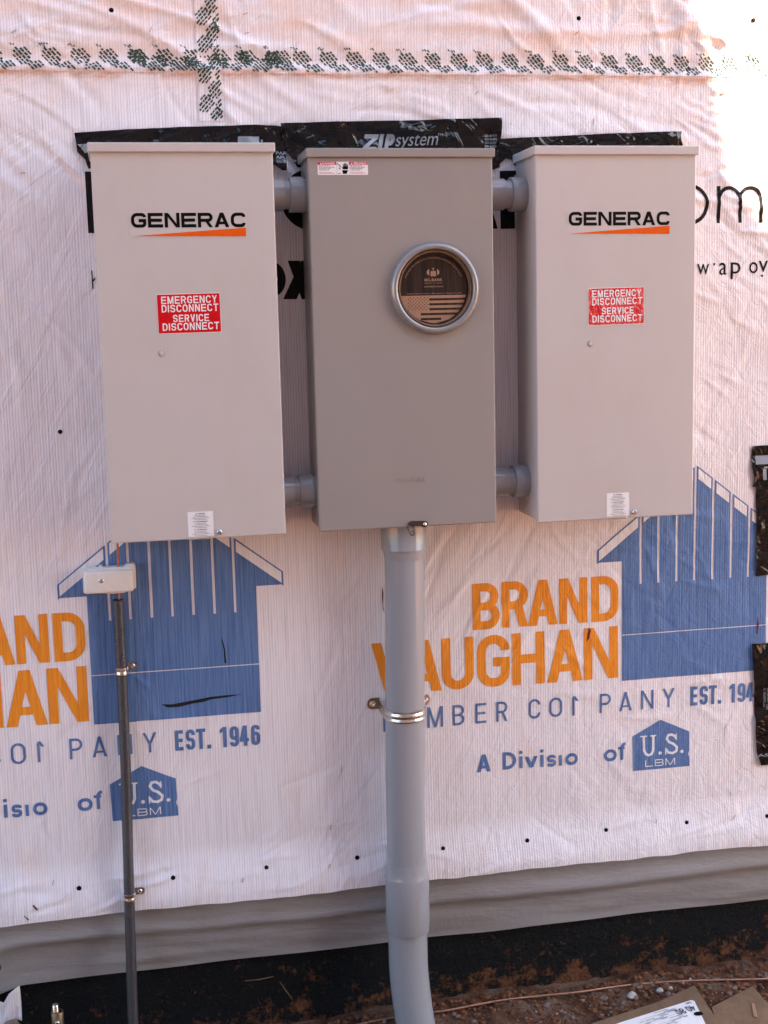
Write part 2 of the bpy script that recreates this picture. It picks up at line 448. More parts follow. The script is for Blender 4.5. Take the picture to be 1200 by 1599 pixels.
def ribbon(path, t, closed=False):
    n = len(path); L = []; Rr = []
    for i in range(n):
        p = Vector(path[i])
        if closed or 0 < i < n-1:
            d1 = (p-Vector(path[i-1])).normalized(); d2 = (Vector(path[(i+1) % n])-p).normalized()
            nn = Vector((-(d1.y+d2.y), d1.x+d2.x)); nn = nn.normalized() if nn.length > 1e-6 else Vector((-d1.y, d1.x))
            k = 1/max(.35, nn.dot(Vector((-d1.y, d1.x))))
        else:
            d = (Vector(path[1])-p) if i == 0 else (p-Vector(path[i-1])); d.normalize(); nn = Vector((-d.y, d.x)); k = 1
        L.append(p+nn*k*t/2); Rr.append(p-nn*k*t/2)
    qs = []
    m = n if closed else n-1
    for i in range(m):
        j = (i+1) % n; qs.append([tuple(Rr[i]), tuple(Rr[j]), tuple(L[j]), tuple(L[i])])
    return qs
def glyph(ch, w, t, r):
    """polygons of a letter in a cell w wide and 1 high, stroke t, corner radius r; returned as a list of strokes"""
    a = t/2; L, R_, B, T, Md = a, w-a, a, 1-a, .5
    out = []
    def st(path, closed=False, rr=None, tt=None): out.append(ribbon(rounded(path, r if rr is None else rr, closed), tt or t, closed))
    def q(*pts): out.append([list(pts)])
    def bar(x0, y0, x1, y1): q((x0, y0), (x1, y0), (x1, y1), (x0, y1))
    k = .30
    tw = t*1.12
    if ch == 'A': q((0, 0), (tw, 0), (w/2+tw/2, 1), (w/2-tw/2, 1)); q((w-tw, 0), (w, 0), (w/2+tw/2, 1), (w/2-tw/2, 1)); bar(w*.2, .20, w*.8, .20+t*.85)
    elif ch == 'B': bar(0, 0, t, 1); st([(t, T), (R_-.02*w, T), (R_-.02*w, Md), (t, Md)]); st([(t, Md), (R_, Md), (R_, B), (t, B)])
    elif ch == 'C': st([(R_, 1-k), (R_, T), (L, T), (L, B), (R_, B), (R_, k)])
    elif ch == 'D': bar(0, 0, t, 1); st([(t, T), (R_, T), (R_, B), (t, B)])
    elif ch == 'E': bar(0, 0, t, 1); bar(t, 1-t, w, 1); bar(t, .5-a, w*.93, .5+a); bar(t, 0, w, t)
    elif ch == 'G': st([(R_, 1-k), (R_, T), (L, T), (L, B), (R_, B), (R_, .5-.02, 0), (w*.5, .5-.02)])
    elif ch == 'H': bar(0, 0, t, 1); bar(w-t, 0, w, 1); bar(t, .5-a, w-t, .5+a)
    elif ch == 'I' or ch == 'ı': bar(0, 0, t, 1)
    elif ch == 'J': st([(R_, 1), (R_, B), (L, B), (L, k)])
    elif ch == 'K': bar(0, 0, t, 1); q((t, .32), (t, .32+t*1.3), (w-tw*1.1, 1), (w, 1)); q((w-tw*1.2, 0), (w, 0), (w*.45, .66), (w*.45-t*.8, .52))
    elif ch == 'L': bar(0, 0, t, 1); bar(t, 0, w, t)
    elif ch == 'M': bar(0, 0, t, 1); bar(w-t, 0, w, 1); q((t*.2, 1), (t*1.2, 1), (w/2+tw*.45, 0), (w/2-tw*.45, 0)); q((w-t*1.2, 1), (w-t*.2, 1), (w/2+tw*.45, 0), (w/2-tw*.45, 0))
    elif ch == 'N': bar(0, 0, t, 1); bar(w-t, 0, w, 1); q((t*.1, 1), (t*1.15, 1), (w-t*.1, 0), (w-t*1.15, 0))
    elif ch == 'O' or ch == 'o' or ch == '0': st([(L, Md), (L, T), (R_, T), (R_, B), (L, B), (L, Md)][:5][1:], True)
    elif ch == 'P': bar(0, 0, t, 1); st([(t, T), (R_, T), (R_, Md-.04), (t, Md-.04)])
    elif ch == 'R': bar(0, 0, t, 1); st([(t, T), (R_, T), (R_, Md-.02), (t, Md-.02)]); q((w*.45, .46), (w*.45+tw, .46), (w, 0), (w-tw, 0))
    elif ch == 'S' or ch == 's': st([(R_, 1-k*.95), (R_, T), (L, T), (L, Md), (R_, Md), (R_, B), (L, B), (L, k*.95)])
    elif ch == 'T': bar(0, 1-t, w, 1); bar(w/2-a, 0, w/2+a, 1-t)
    elif ch == 'U': st([(L, 1), (L, B), (R_, B), (R_, 1)])
    elif ch == 'V' or ch == 'v': q((0, 1), (tw, 1), (w/2+tw/2, 0), (w/2-tw/2, 0)); q((w-tw, 1), (w, 1), (w/2+tw/2, 0), (w/2-tw/2, 0))
    elif ch == 'W': q((0, 1), (tw, 1), (w*.27+tw/2, 0), (w*.27-tw/2, 0)); q((w/2-tw/2, 1), (w/2+tw/2, 1), (w*.27+tw/2, 0), (w*.27-tw/2, 0)); q((w-tw, 1), (w, 1), (w*.73+tw/2, 0), (w*.73-tw/2, 0)); q((w/2-tw/2, 1), (w/2+tw/2, 1), (w*.73+tw/2, 0), (w*.73-tw/2, 0))
    elif ch == 'X': q((0, 0), (tw*1.2, 0), (w, 1), (w-tw*1.2, 1)); q((0, 1), (tw*1.2, 1), (w, 0), (w-tw*1.2, 0))
    elif ch == 'Y': bar(w/2-a, 0, w/2+a, .5); q((0, 1), (tw, 1), (w/2+a, .42), (w/2-a, .42)); q((w-tw, 1), (w, 1), (w/2+a, .42), (w/2-a, .42))
    elif ch == 'Z': bar(0, 1-t, w, 1); bar(0, 0, w, t); q((0, t), (tw*1.2, t), (w, 1-t), (w-tw*1.2, 1-t))
    elif ch == '1': bar(w*.5, 0, w*.5+t, 1); q((w*.5, 1), (w*.5, 1-t*1.3), (w*.02, .70), (w*.02, .70+t))
    elif ch == 'µ': bar(0, 0, t, .92); q((0, 1), (t*1.4, 1), (w, .74), (w*.6, .74))       # a broken M: only the left stem printed
    elif ch == '4': bar(w-t*1.5, 0, w-t*.5, 1); bar(0, .22, w, .22+t*.9); q((0, .22+t*.5), (t*1.1, .22+t*.9), (w-t*.5, 1), (w-t*1.6, 1))
    elif ch == '9': st([(L, .42), (L, T), (R_, T), (R_, .42)][0:0]+[(L, .68), (L, T), (R_, T), (R_, .42), (L, .42)], True); st([(R_, .6), (R_, B), (L, B), (L, k*.8)])
    elif ch == '6': st([(L, .32), (L, B), (R_, B), (R_, .58), (L, .58)], True); st([(L, .4), (L, T), (R_, T), (R_, 1-k*.8)])
    elif ch == '8': st([(L, .75), (L, T), (R_, T), (R_, .52), (L, .52)], True); st([(L, .25), (L, .5), (R_, .5), (R_, B), (L, B)], True)
    elif ch == '.': bar(0, 0, t*1.05, t*1.1)
    elif ch == 'i': bar(0, 0, t, .70); bar(0, .84, t, .84+t*.9)
    elif ch == 'f': st([(w*.3+a, 0), (w*.3+a, T), (w, T)]); bar(0, .62, w*.85, .62+t*.8)
    elif ch == 'm':
        bar(0, 0, t, 1); st([(L, .3), (L, T), (w/2, T), (w/2, 0)], rr=w*.25); st([(w/2, .3), (w/2, T), (R_, T), (R_, 0)], rr=w*.25)
    return out
def letters(mb, items, y, mat, t, r, shear=0):
    """items: (char, x0, x1, z0, z1) in metres; t and r as fractions of the height"""
    for n_, (ch, x0, x1, z0, z1) in enumerate(items):
        H = z1-z0; w = (x1-x0)/H
        for k, stq in enumerate(glyph(ch, w, t, r)):
            for poly in stq:
                mb.flat([(x0+(p[0]+shear*p[1])*H, z0+p[1]*H) for p in poly], y-.00006*k, mat)
def word(mb, s, x0, x1, z0, z1, y, mat, t, r, gap=.14, widths=None, slope=0., shear=0.):
    H = z1-z0; W0 = {'I': t, '1': .45, '.': t, 'ı': t, 'i': t, 'M': 1.2, 'W': 1.3, ' ': .35}
    ws = [(widths or {}).get(c, W0.get(c, 1.0)) for c in s]
    nar = [c in 'I.ıi' for c in s]
    unit = ((x1-x0)/H-gap*(len(s)-1)-sum(w for w, f in zip(ws, nar) if f))/max(1e-6, sum(w for w, f in zip(ws, nar) if not f))
    x = x0; it = []
    for c, w, f in zip(s, ws, nar):
        cw = (w if f else w*unit)*H
        if c != ' ': it.append((c, x, x+cw, z0+slope*(x-x0), z1+slope*(x-x0)))
        x += cw+gap*H
    letters(mb, it, y, mat, t, r, shear)
_tc = {}
def font_polys(s, bold=0., shear=0.):
    key = (s, bold, shear)
    if key in _tc: return _tc[key]
    cu = bpy.data.curves.new('t', 'FONT'); cu.body = s; cu.size = 1; cu.offset = bold; cu.shear = shear; cu.resolution_u = 3
    o = bpy.data.objects.new('t', cu); COL.objects.link(o)
    dg = bpy.context.evaluated_depsgraph_get(); dg.update(); me = bpy.data.meshes.new_from_object(o.evaluated_get(dg))
    vs = [(v.co.x, v.co.y) for v in me.vertices]; fs = [list(p.vertices) for p in me.polygons]
    bpy.data.objects.remove(o); bpy.data.curves.remove(cu); bpy.data.meshes.remove(me)
    x0 = min(v[0] for v in vs); x1 = max(v[0] for v in vs); y0 = min(v[1] for v in vs); y1 = max(v[1] for v in vs)
    _tc[key] = (vs, fs, x0, x1, y0, y1); return _tc[key]
def ftext(mb, s, x0, x1, z0, z1, y, mat, bold=0., shear=0., slope=0., flip=False, fn=None):
    """built-in font, fitted to a rectangle"""
    vs, fs, a, b, c, d = font_polys(s, bold, shear)
    pts = []
    for v in vs:
        u, w = (v[0]-a)/(b-a), (v[1]-c)/(d-c)
        if flip: u, w = 1-u, 1-w
        pts.append((x0+u*(x1-x0), z0+w*(z1-z0)+slope*u*(x1-x0)))
    for f in fs:
        q = [pts[i] for i in f]
        if fn: q3 = [fn(*p) for p in q]; mb.poly(q3, mat)
        else: mb.flat(q, y, mat)
def greek(mb, x0, x1, z, h, y, mat, rnd, center=False, frac=1.):
    """a line of print too small to read: word-long dashes"""
    tot = (x1-x0)*frac; x = (x0+x1)/2-tot/2 if center else x0; e = x+tot
    while x < e-h:
        w = min(rnd.uniform(1.6, 5)*h, e-x); mb.flat([(x, z), (x+w, z), (x+w, z+h), (x, z+h)], y, mat); x += w+h*.7
def disc2(cx, cz, r, n=20, sx=1.): return [(cx+r*sx*cos(2*pi*k/n), cz+r*sin(2*pi*k/n)) for k in range(n)]
def P(*pp): return [W(a, b) for a, b in pp]

# ------------------------------------------------------------------ the wall
def sstep(a, b, x): t = max(0., min(1., (x-a)/(b-a))); return t*t*(3-2*t)
import numpy as np
FX0, FZ0, FST = -.66, -.20, .005; FNX, FNZ = 470, 470
_fx = FX0+FST*np.arange(FNX); _fz = FZ0+FST*np.arange(FNZ); _XX, _ZZ = np.meshgrid(_fx, _fz, indexing='ij'); FOLD = np.zeros((FNX, FNZ))
def crease(cx, cz, ang, L, w, amp, bend=0.):
    R_ = L*1.5+.02
    i0, i1 = max(0, int((cx-R_-FX0)/FST)), min(FNX, int((cx+R_-FX0)/FST)+1); j0, j1 = max(0, int((cz-R_-FZ0)/FST)), min(FNZ, int((cz+R_-FZ0)/FST)+1)
    if i1 <= i0 or j1 <= j0: return
    X = _XX[i0:i1, j0:j1]-cx; Z = _ZZ[i0:i1, j0:j1]-cz; ca, sa = cos(ang), sin(ang)
    s_ = X*ca+Z*sa; d = -X*sa+Z*ca-bend*s_*s_
    ww = w*(1+.6*(s_/L))
    ww = np.maximum(ww, w*.4)
    FOLD[i0:i1, j0:j1] += amp*np.exp(-(d/ww)**2)*np.exp(-(s_/L)**4)
def field(n, x0, x1, z0, z1, ang, spread, L, w, amp, seed):
    r = random.Random(seed)
    for k in range(n):
        crease(r.uniform(x0, x1), r.uniform(z0, z1), radians(ang+r.gauss(0, spread)), r.uniform(*L), r.uniform(*w), r.uniform(*amp)*r.choice((1, 1, -1)), r.gauss(0, 1.2))
field(36, -.55, .32, 1.50, 1.80, -40, 8, (.06, .16), (.007, .013), (.0012, .0034), 1)     # fan of folds left of and above the left box
field(40, -.5, 1.3, 1.80, 2.05, -22, 14, (.06, .20), (.008, .018), (.0012, .0040), 2)      # above the taped seam
field(34, .3, 1.3, 1.60, 1.80, -16, 9, (.06, .16), (.006, .012), (.0008, .0024), 3)        # between tape and boxes
field(60, 1.10, 1.50, .95, 1.75, -34, 12, (.03, .09), (.005, .009), (.0006, .0016), 4)     # right of the right box
field(46, .45, .80, .42, .86, 52, 9, (.04, .11), (.005, .010), (.0008, .0022), 5)          # under the meter box
field(60, .80, 1.50, -.05, .75, -28, 30, (.03, .10), (.006, .011), (.0005, .0014), 6)
field(26, -.55, -.05, -.10, .95, 78, 14, (.04, .14), (.007, .012), (.0006, .0018), 7)
field(20, -.1, .45, -.08, .70, 35, 35, (.04, .12), (.006, .012), (.0005, .0014), 8)
field(30, -.5, 1.45, -.11, -.02, 8, 10, (.03, .09), (.005, .009), (.0006, .0022), 9)
field(22, -.60, -.25, 1.0, 1.5, -62, 12, (.06, .15), (.008, .015), (.0008, .0020), 10)
FOLD *= 1.3
field(70, 1.18, 1.50, 1.42, 2.02, -18, 22, (.02, .07), (.005, .008), (.0018, .0050), 14)
field(26, 1.0, 1.3, 1.80, 2.02, 70, 25, (.04, .10), (.010, .018), (.002, .005), 15)
def pucker(px, py, n, L, amp, a0=0, a1=360, seed=0):
    r = random.Random(seed+int(px)); x, z = W(px, py)
    for k in range(n):
        a = radians(a0+(a1-a0)*(k+r.uniform(-.3, .3))/n); l = L*r.uniform(.5, 1.1)
        crease(x+cos(a)*l*.62, z+sin(a)*l*.62, a, l*.55, .0045, amp*r.uniform(.5, 1.1), r.gauss(0, 2))
for a in ((400, 1340, 7, .09, .0016, -10, 80), (516, 1290, 8, .06, .0018), (512, 1347, 6, .08, .0022, 10, 80), (533, 1200, 7, .04, .0012), (1132, 1133, 7, .05, .0014), (1022, 1280, 7, .045, .0016), (1140, 1238, 6, .04, .0012), (903, 53, 9, .07, .0022), (383, 22, 8, .07, .0022), (744, 145, 7, .06, .0016), (270, 1365, 9, .06, .0014), (124, 1382, 7, .05, .0016), (1110, 1070, 8, .05, .0012), (205, 1050, 6, .09, .0022, -100, -30), (230, 48, 8, .10, .0026, -60, 30), (30, 50, 7, .1, .0022, -60, 30), (926, 190, 6, .05, .0014, 150, 330), (1186, 1440, 4, .03, .001)): pucker(*a)
def _bil(x, z):
    u = (x-FX0)/FST; v = (z-FZ0)/FST
    if u < 0 or v < 0 or u >= FNX-1 or v >= FNZ-1: return 0.
    i, j = int(u), int(v); a = u-i; b = v-j
    return (FOLD[i, j]*(1-a)+FOLD[i+1, j]*a)*(1-b)+(FOLD[i, j+1]*(1-a)+FOLD[i+1, j+1]*a)*b
def H(x, z):
    """how far the film stands off the sheathing, metres"""
    h = .005+.0030*noise.noise(Vector((x*3.1+z*1.5, z*4.2, 1.3)))+.0016*noise.noise(Vector((x*9+z*5, z*8, 2.3)))
    h += .025*sstep(.015, -.110, z)+.003*noise.noise(Vector((x*6, z*5, 7.7)))*sstep(.1, -.08, z)
    zs = 1.782+.004*noise.noise(Vector((x*4, 0, 2)))
    h += .0065*exp(-((z-zs)/.010)**2)-.003*sstep(.03, 0, abs(z-zs-.02))
    h += .006*exp(-((z-1.875-.02*noise.noise(Vector((x*2.5, 3, 3))))/.016)**2)*sstep(.35, .8, x)
    return max(.0005, h+float(_bil(x, z)))
def grid_lines(parts):
    out = []
    for a, b, st in parts:
        n = max(1, round((b-a)/st)); out += [a+(b-a)*k/n for k in range(n)]
    return out+[parts[-1][1]]
GX = grid_lines([(-3, -.62, .2), (-.62, 1.62, .005), (1.62, 5, .2)])
GZ = grid_lines([(-.12, 2.08, .005), (2.08, 3.6, .2)])
house = thing('house_wall', 'wall of a house under construction wrapped in white printed film above a black foundation', 'wall', (0.5, 0, -.47))
mb = MB(); vs = []; fs = []
for j, z in enumerate(GZ):
    for i, x in enumerate(GX):
        zz = z
        zz = z+sstep(-.03, -.12, z)*(.001-.007*noise.noise(Vector((x*3, 5, 0)))-.003*noise.noise(Vector((x*16, 5, 0))))
        vs.append((x, -H(x, z), zz))
nx = len(GX)
for j in range(len(GZ)-1):
    for i in range(nx-1):
        a = j*nx+i; fs.append((a, a+1, a+nx+1, a+nx))
mb.raw(vs, fs, 'wrap')
wrap = mb.build('house_wrap', house, sharp=180)
conf = (.005, lambda x, z: -H(x, z)-.0010)

# the blue house emblem, orange and blue lettering; measured on the right-hand print, repeated one pattern length to the left
DXP, DZP = -1.2768, -.0058
def emblem(dx, dz):
    mb = MB(); S = lambda a, b: (W(a, b)[0], W(a, b)[1])
    xl = W(970.5, 1000)[0]; xr = W(1195.5, 960)[0]; zb = W(972, 1062)[1]; ze = W(969, 876)[1]
    xe = W(932, 877)[0]; zt = W(932, 859)[1]; xc = (xl+xr)/2; xe2 = 2*xc-xe
    zpk = W(1088, 727)[1]; xpk = W(1088, 727)[0]
    slope = (zpk-zt)/((2*xc-xpk)-xe) if xpk > xc else (zpk-zt)/(xpk-xe)
    zo = lambda x: zt+slope*(min(x, 2*xc-x)-xe)
    band = .030; ln = .0042
    sx = [W(a/2.857+780, b/2.857+680)[0] for a, b in ((628, 600), (707.5, 600), (789, 600), (868, 600), (948.5, 600), (1029, 600), (1108, 600))]
    sb = W(1000, 911)[1]; sw = .0058
    cols = [(xe, sx[0]-sw/2)]+[(sx[i]+sw/2, sx[i+1]-sw/2) for i in range(6)]+[(sx[6]+sw/2, xe2)]
    for a, b in cols:
        mids = sorted(set([a, b]+([xc] if a < xc < b else [])))
        for p, q_ in zip(mids[:-1], mids[1:]):
            mb.flat([(p, zo(p)-band-ln), (q_, zo(q_)-band-ln), (q_, zo(q_)), (p, zo(p))], 0, 'blue')   # outline, film left bare inside
            mb.flat([(p+ln*(p == a), zo(p+ln*(p == a))-band), (q_-ln*(q_ == b), zo(q_-ln*(q_ == b))-band), (q_-ln*(q_ == b), zo(q_-ln*(q_ == b))-ln), (p+ln*(p == a), zo(p+ln*(p == a))-ln)], -.0003, 'whiteprint')
            lo = ze if (a == xe or b == xe2) else sb
            zz = [(p, max(lo, -9)), (q_, lo), (q_, zo(q_)-band-ln), (p, zo(p)-band-ln)]
            if zo(p)-band-ln < lo: zz = [(p, lo), (q_, lo), (q_, zo(q_)-band-ln)]
            if zo(q_)-band-ln < lo: zz = [(p, lo), (q_, lo), (p, zo(p)-band-ln)]
            mb.flat(zz, 0, 'blue')
    # eave columns reach down inside the body
    for a, b in ((xl, sx[0]-sw/2), (sx[6]+sw/2, xr)): mb.flat([(a, sb), (b, sb), (b, ze), (a, ze)], 0, 'blue')
    zl = W(972, 991)[1]
    mb.flat([(xl, zb), (xr, zb), (xr, zl-.0011), (xl, zl-.0011)], 0, 'blue')
    mb.flat([(xl, zl+.0011), (xr, zl+.0011), (xr, sb), (xl, sb)], 0, 'blue')
    mb.v = [(v[0]+dx, v[1], v[2]+dz) for v in mb.v]
    return mb
def row(chars, sizes, px0, px1, ztp, zbt, y=0):
    return None
def lz(px, pyb, pyt): return W(px, pyb)[1], W(px, pyt)[1]
def li(ch, a, b, bot, top): z0, z1 = lz((a+b)/2, bot, top); return (ch, W(a, (bot+top)/2)[0], W(b, (bot+top)/2)[0], z0, z1)
def orange(dx, dz):
    mb = MB()
    b0, t0 = lambda x: 982.7-(x-737)*.0655, lambda x: 911.3-(x-737)*.0597
    it = [li(c, a, b, b0((a+b)/2), t0((a+b)/2)) for c, a, b in (('B', 737, 779), ('R', 783, 824), ('A', 823.5, 870), ('N', 872.5, 916.5), ('D', 923, 965))]
    letters(mb, it, 0, 'orange', .175, .26)
    b1, t1 = lambda x: 1084-(x-600)*.0745, lambda x: 1003-(x-600)*.0725
    it = [li(c, a, b, b1((a+b)/2), t1((a+b)/2)) for c, a, b in (('V', 580, 637), ('A', 634, 689), ('U', 689.5, 739), ('G', 744.5, 795), ('H', 799, 849.5), ('A', 853.5, 908.8), ('N', 911, 964))]
    letters(mb, it, 0, 'orange', .168, .26)
    mb.v = [(v[0]+dx, v[1], v[2]+dz) for v in mb.v]
    return mb
def thin(dx, dz):
    mb = MB()
    b0, t0 = lambda x: 1111.7-(x-944)*.0875, lambda x: 1082-(x-944)*.079
    it = [li(c, a, b, b0((a+b)/2), t0((a+b)/2)) for c, a, b in (('L', 598, 616), ('U', 632, 650), ('M', 667, 691.5), ('B', 706.6, 724.8), ('E', 742, 759), ('R', 774.5, 792), ('C', 825, 843), ('O', 857, 877), ('µ', 892.5, 902.5), ('P', 935.5, 953), ('A', 966, 985.5), ('N', 1000, 1019.5), ('Y', 1034, 1052.5))]
    letters(mb, it, 0, 'blue', .115, .34)
    b1, t1 = lambda x: 1101-(x-1077)*.0735, lambda x: 1071.5-(x-1077)*.074
    it = [li(c, a, b, b1((a+b)/2), t1((a+b)/2)) for c, a, b in (('E', 1077, 1088), ('S', 1091.5, 1104), ('T', 1105.5, 1118), ('.', 1120, 1123.5), ('1', 1137, 1146), ('9', 1150.5, 1162.5), ('4', 1163.5, 1176), ('6', 1179, 1191))]
    letters(mb, it, 0, 'blue', .17, .22)
    def L(c, a, b, bot, h): return li(c, a, b, bot, bot-h)
    for c, a, b, bot, h, tt in (('A', 744, 766, 1204.5, 27, .2), ('D', 784.5, 805.5, 1200.5, 27, .19), ('v', 819, 839, 1197.5, 17.5, .30), ('s', 853.5, 867.5, 1196, 18.5, .25), ('ı', 872, 876.5, 1194.5, 16.5, .28), ('o', 882, 901.5, 1193.5, 18.5, .26), ('o', 942, 962, 1187.5, 18.5, .26)):
        letters(mb, [L(c, a, b, bot, h)], 0, 'blue', tt, .55)
    for a, b, bot in ((810.5, 816, 1199), (843, 848, 1196.5)): letters(mb, [L('i', a, b, bot, 27)], 0, 'blue', .185, .1)
    letters(mb, [L('f', 964, 975.5, 1185, 27)], 0, 'blue', .17, .3)
    mb.v = [(v[0]+dx, v[1], v[2]+dz) for v in mb.v]
    return mb
def badge(dx, dz):
    mb = MB()
    mb.flat(P((987.6, 1202.7), (1075.5, 1194.8), (1075.5, 1182), (1073.5, 1176), (1075.2, 1170), (1074.9, 1141), (1070, 1139), (1030.3, 1122.9), (986.4, 1149.1)), 0, 'blue')
    def s(path, w, t): 
        pts = [W(*p) for p in path]
        for q_ in ribbon(pts, t): mb.flat(q_, -.0003, 'whiteprint')
    X = lambda u, v: (780+u/2.669, 1000+v/2.669)
    s(rounded([X(597, 398), X(597, 474), X(638, 472), X(638, 393)], 0) and [X(598, 398), X(599, 455), X(606, 470), X(618, 475), X(630, 470), X(637, 455), X(638, 396)], 0, .0062)
    s([X(583, 398), X(612, 396)], 0, .0035); s([X(626, 395), X(650, 393)], 0, .0035)
    s([X(733, 405), X(728, 396), X(715, 389), X(700, 392), X(694, 406), X(703, 420), X(722, 428), X(736, 442), X(733, 458), X(718, 466), X(700, 464), X(690, 450)], 0, .0062)
    s([X(733, 386), X(733, 412)], 0, .003); s([X(689, 444), X(689, 472)], 0, .003)
    for u, v in ((666, 466), (757, 459)):
        c = W(*X(u, v)); mb.flat(disc2(c[0], c[1], .0046, 10), -.0003, 'whiteprint')
    it = []
    for c, a, b, bot in (('L', 604, 636, 524), ('B', 644, 680, 521), ('M', 688, 728, 517)):
        p = W(*X(a, bot)); q_ = W(*X(b, bot)); tp = W(*X(a, bot-28)); it.append((c, p[0], q_[0], p[1], tp[1]))
    letters(mb, it, -.0003, 'whiteprint', .13, .25)
    mb.v = [(v[0]+dx, v[1], v[2]+dz) for v in mb.v]
    return mb
for side, dx, dz in (('right', 0, 0), ('left', DXP, DZP)):
    emblem(dx, dz).build('printed_emblem', wrap, conform=conf)['label'] = 'blue printed emblem of a slatted house, %s one of two' % side
    orange(dx, dz).build('printed_lettering', wrap, conform=conf)['label'] = 'large orange printed lettering, %s repeat' % side
    thin(dx, dz).build('printed_lettering', wrap, conform=conf)['label'] = 'thin blue printed lettering, %s repeat' % side
    badge(dx, dz).build('printed_badge', wrap, conform=conf)['label'] = 'small blue house badge with white letters, %s one of two' % side

# the upside-near black print high on the wall, mostly behind the boxes
mb = MB()
z0, z1 = lz(1150, 349.5, 290)
letters(mb, [li('m', 1118.5, 1190, 348, 290.5)], 0, 'blackink', .10, .5)
o_c = W(1076, 319.5); R_o = W(1105.5, 319.5)[0]-o_c[0]
for q_ in ribbon([(o_c[0]+(R_o-.0042)*cos(2*pi*k/36), o_c[1]+(R_o-.0042)*.98*sin(2*pi*k/36)) for k in range(36)], .0086, True): mb.flat(q_, 0, 'blackink')
mb.build('printed_lettering', wrap, conform=conf)['label'] = 'large thin black letters beside the right box'
mb = MB()
for ch, a, b, bot, top in (('w', 1087, 1106, 429, 412), ('a', 1121.5, 1133.5, 429.5, 410), ('p', 1139.5, 1155, 436, 409.5), ('o', 1168.5, 1182, 427, 409), ('v', 1183, 1198, 424.5, 407)):
    p = W(a, bot); q_ = W(b, top); ftext(mb, ch, p[0], q_[0], p[1], q_[1], 0, 'blackink', 0)
mb.flat(P((1113, 411), (1116, 410.5), (1115, 414), (1112.5, 415)), 0, 'blackink')
mb.flat(P((1187, 429), (1190, 429), (1190, 432), (1187, 432)), 0, 'blackink')
mb.build('printed_lettering', wrap, conform=conf)['label'] = 'small broken black lowercase print beside the right box'
mb = MB()
mb.flat(P((132.5, 268), (150, 268), (152, 364), (138, 364)), 0, 'blackink')
mb.flat(P((142.6, 422), (144, 422), (146.5, 451), (144.5, 451)), 0, 'blackink'); mb.flat(P((144, 438), (149, 433), (149, 436), (145, 441)), 0, 'blackink')
c = W(487, 312); rr = W(487, 360)[1]; rr = abs(rr-c[1])
for q_ in ribbon([(c[0]+(rr-.016)*1.05*cos(2*pi*k/40), c[1]+(rr-.016)*sin(2*pi*k/40)) for k in range(40)], .032, True): mb.flat(q_, 0, 'blackink')
mb.flat(P((779.5, 267), (818, 266), (818, 273), (802, 273.5), (803.5, 357), (781, 357.5)), 0, 'blackink')
mb.flat(P((760, 357.5), (776.5, 357), (766, 320), (748, 320)), 0, 'blackink')
c = W(423, 436); 
for q_ in ribbon([(c[0]+.024*cos(2*pi*k/40), c[1]+.030*sin(2*pi*k/40)) for k in range(40)], .019, True): mb.flat(q_, 0, 'blackink')
mb.flat(P((442, 467), (463, 467), (490, 407), (470, 407)), 0, 'blackink'); mb.flat(P((449, 407), (468, 407), (490, 467), (471, 467)), -.0002, 'blackink')
mb.build('printed_lettering', wrap, conform=conf)['label'] = 'bold black print glimpsed between and beside the boxes'

# nail caps, staples, slits in the film
for px, py in ((174, 17), (903, 29), (1175, 32), (94, 674), (124, 1382), (270, 1365), (415, 1350), (556, 1335), (690, 1321), (821, 1309), (944, 1293), (1069, 1281), (1194, 1271), (1030, 10)):
    if px == 1030: continue
    x, z = W(px, py); mb = MB(); r_ = random.uniform(.0048, .0060)
    mb.lathe((x, -H(x, z), z), 'y', [(.002, r_), (-.0014, r_), (-.0022, r_*.8), (-.0024, .0024), (-.003, .0018)], 'black', 16)
    mb.build('nail_cap', wrap, recalc=True)
for px, py, an in ((533, 1200, 80), (516, 1290, 70), (512, 1347, 75), (1022, 1280, 85), (1132, 1133, 80), (1140, 1238, 95), (1143, 1273, 60), (36, 270, 10), (383, 22, 20), (385, 52, 15), (898, 53, 40), (926, 190, 80), (744, 145, 35), (83, 1375, 70), (378, 1368, 80), (57, 1408, -50), (43, 1424, -45), (22, 50, 35), (235, 47, 60)):
    x, z = W(px, py); a = radians(an); L = .0055; mb = MB(); y = -H(x, z)-.0012
    mb.tube([(x-L*cos(a), y+.003, z-L*sin(a)), (x-L*cos(a), y, z-L*sin(a)), (x+L*cos(a), y, z+L*sin(a)), (x+L*cos(a), y+.003, z+L*sin(a))], .0006, 'darksteel', 6)
    mb.build('staple', wrap)
def slit(pts, m, name='tear'):
    mb = MB(); mb.flat(P(*pts), 0, m); mb.build(name, wrap, conform=(.02, lambda x, z: -H(x, z)-.0014))
slit(((345, 995), (347.5, 999), (351, 1012), (353.5, 1035), (350.5, 1034), (349, 1013)), 'hole')
slit(((252, 1099), (268, 1099), (300, 1093), (330, 1087), (352, 1084.5), (378, 1083), (352, 1088), (330, 1091), (318, 1095), (300, 1098), (280, 1103), (262, 1104)), 'hole')
slit(((918.5, 979), (922, 983), (919, 996), (915.5, 1001), (916, 990)), 'maroon')
slit(((1182, 962), (1184.5, 974), (1182, 990), (1180, 989), (1181, 975)), 'maroon')
slit(((596.5, 915), (598.5, 925), (598, 945), (600, 957), (597.5, 950), (596, 930)), 'maroon')
slit(((53, 1405), (60, 1412), (59, 1414), (52, 1407)), 'maroon', 'bark_scrap'); slit(((40, 1421), (47, 1427), (45, 1428), (39, 1422.5)), 'maroon', 'bark_scrap')

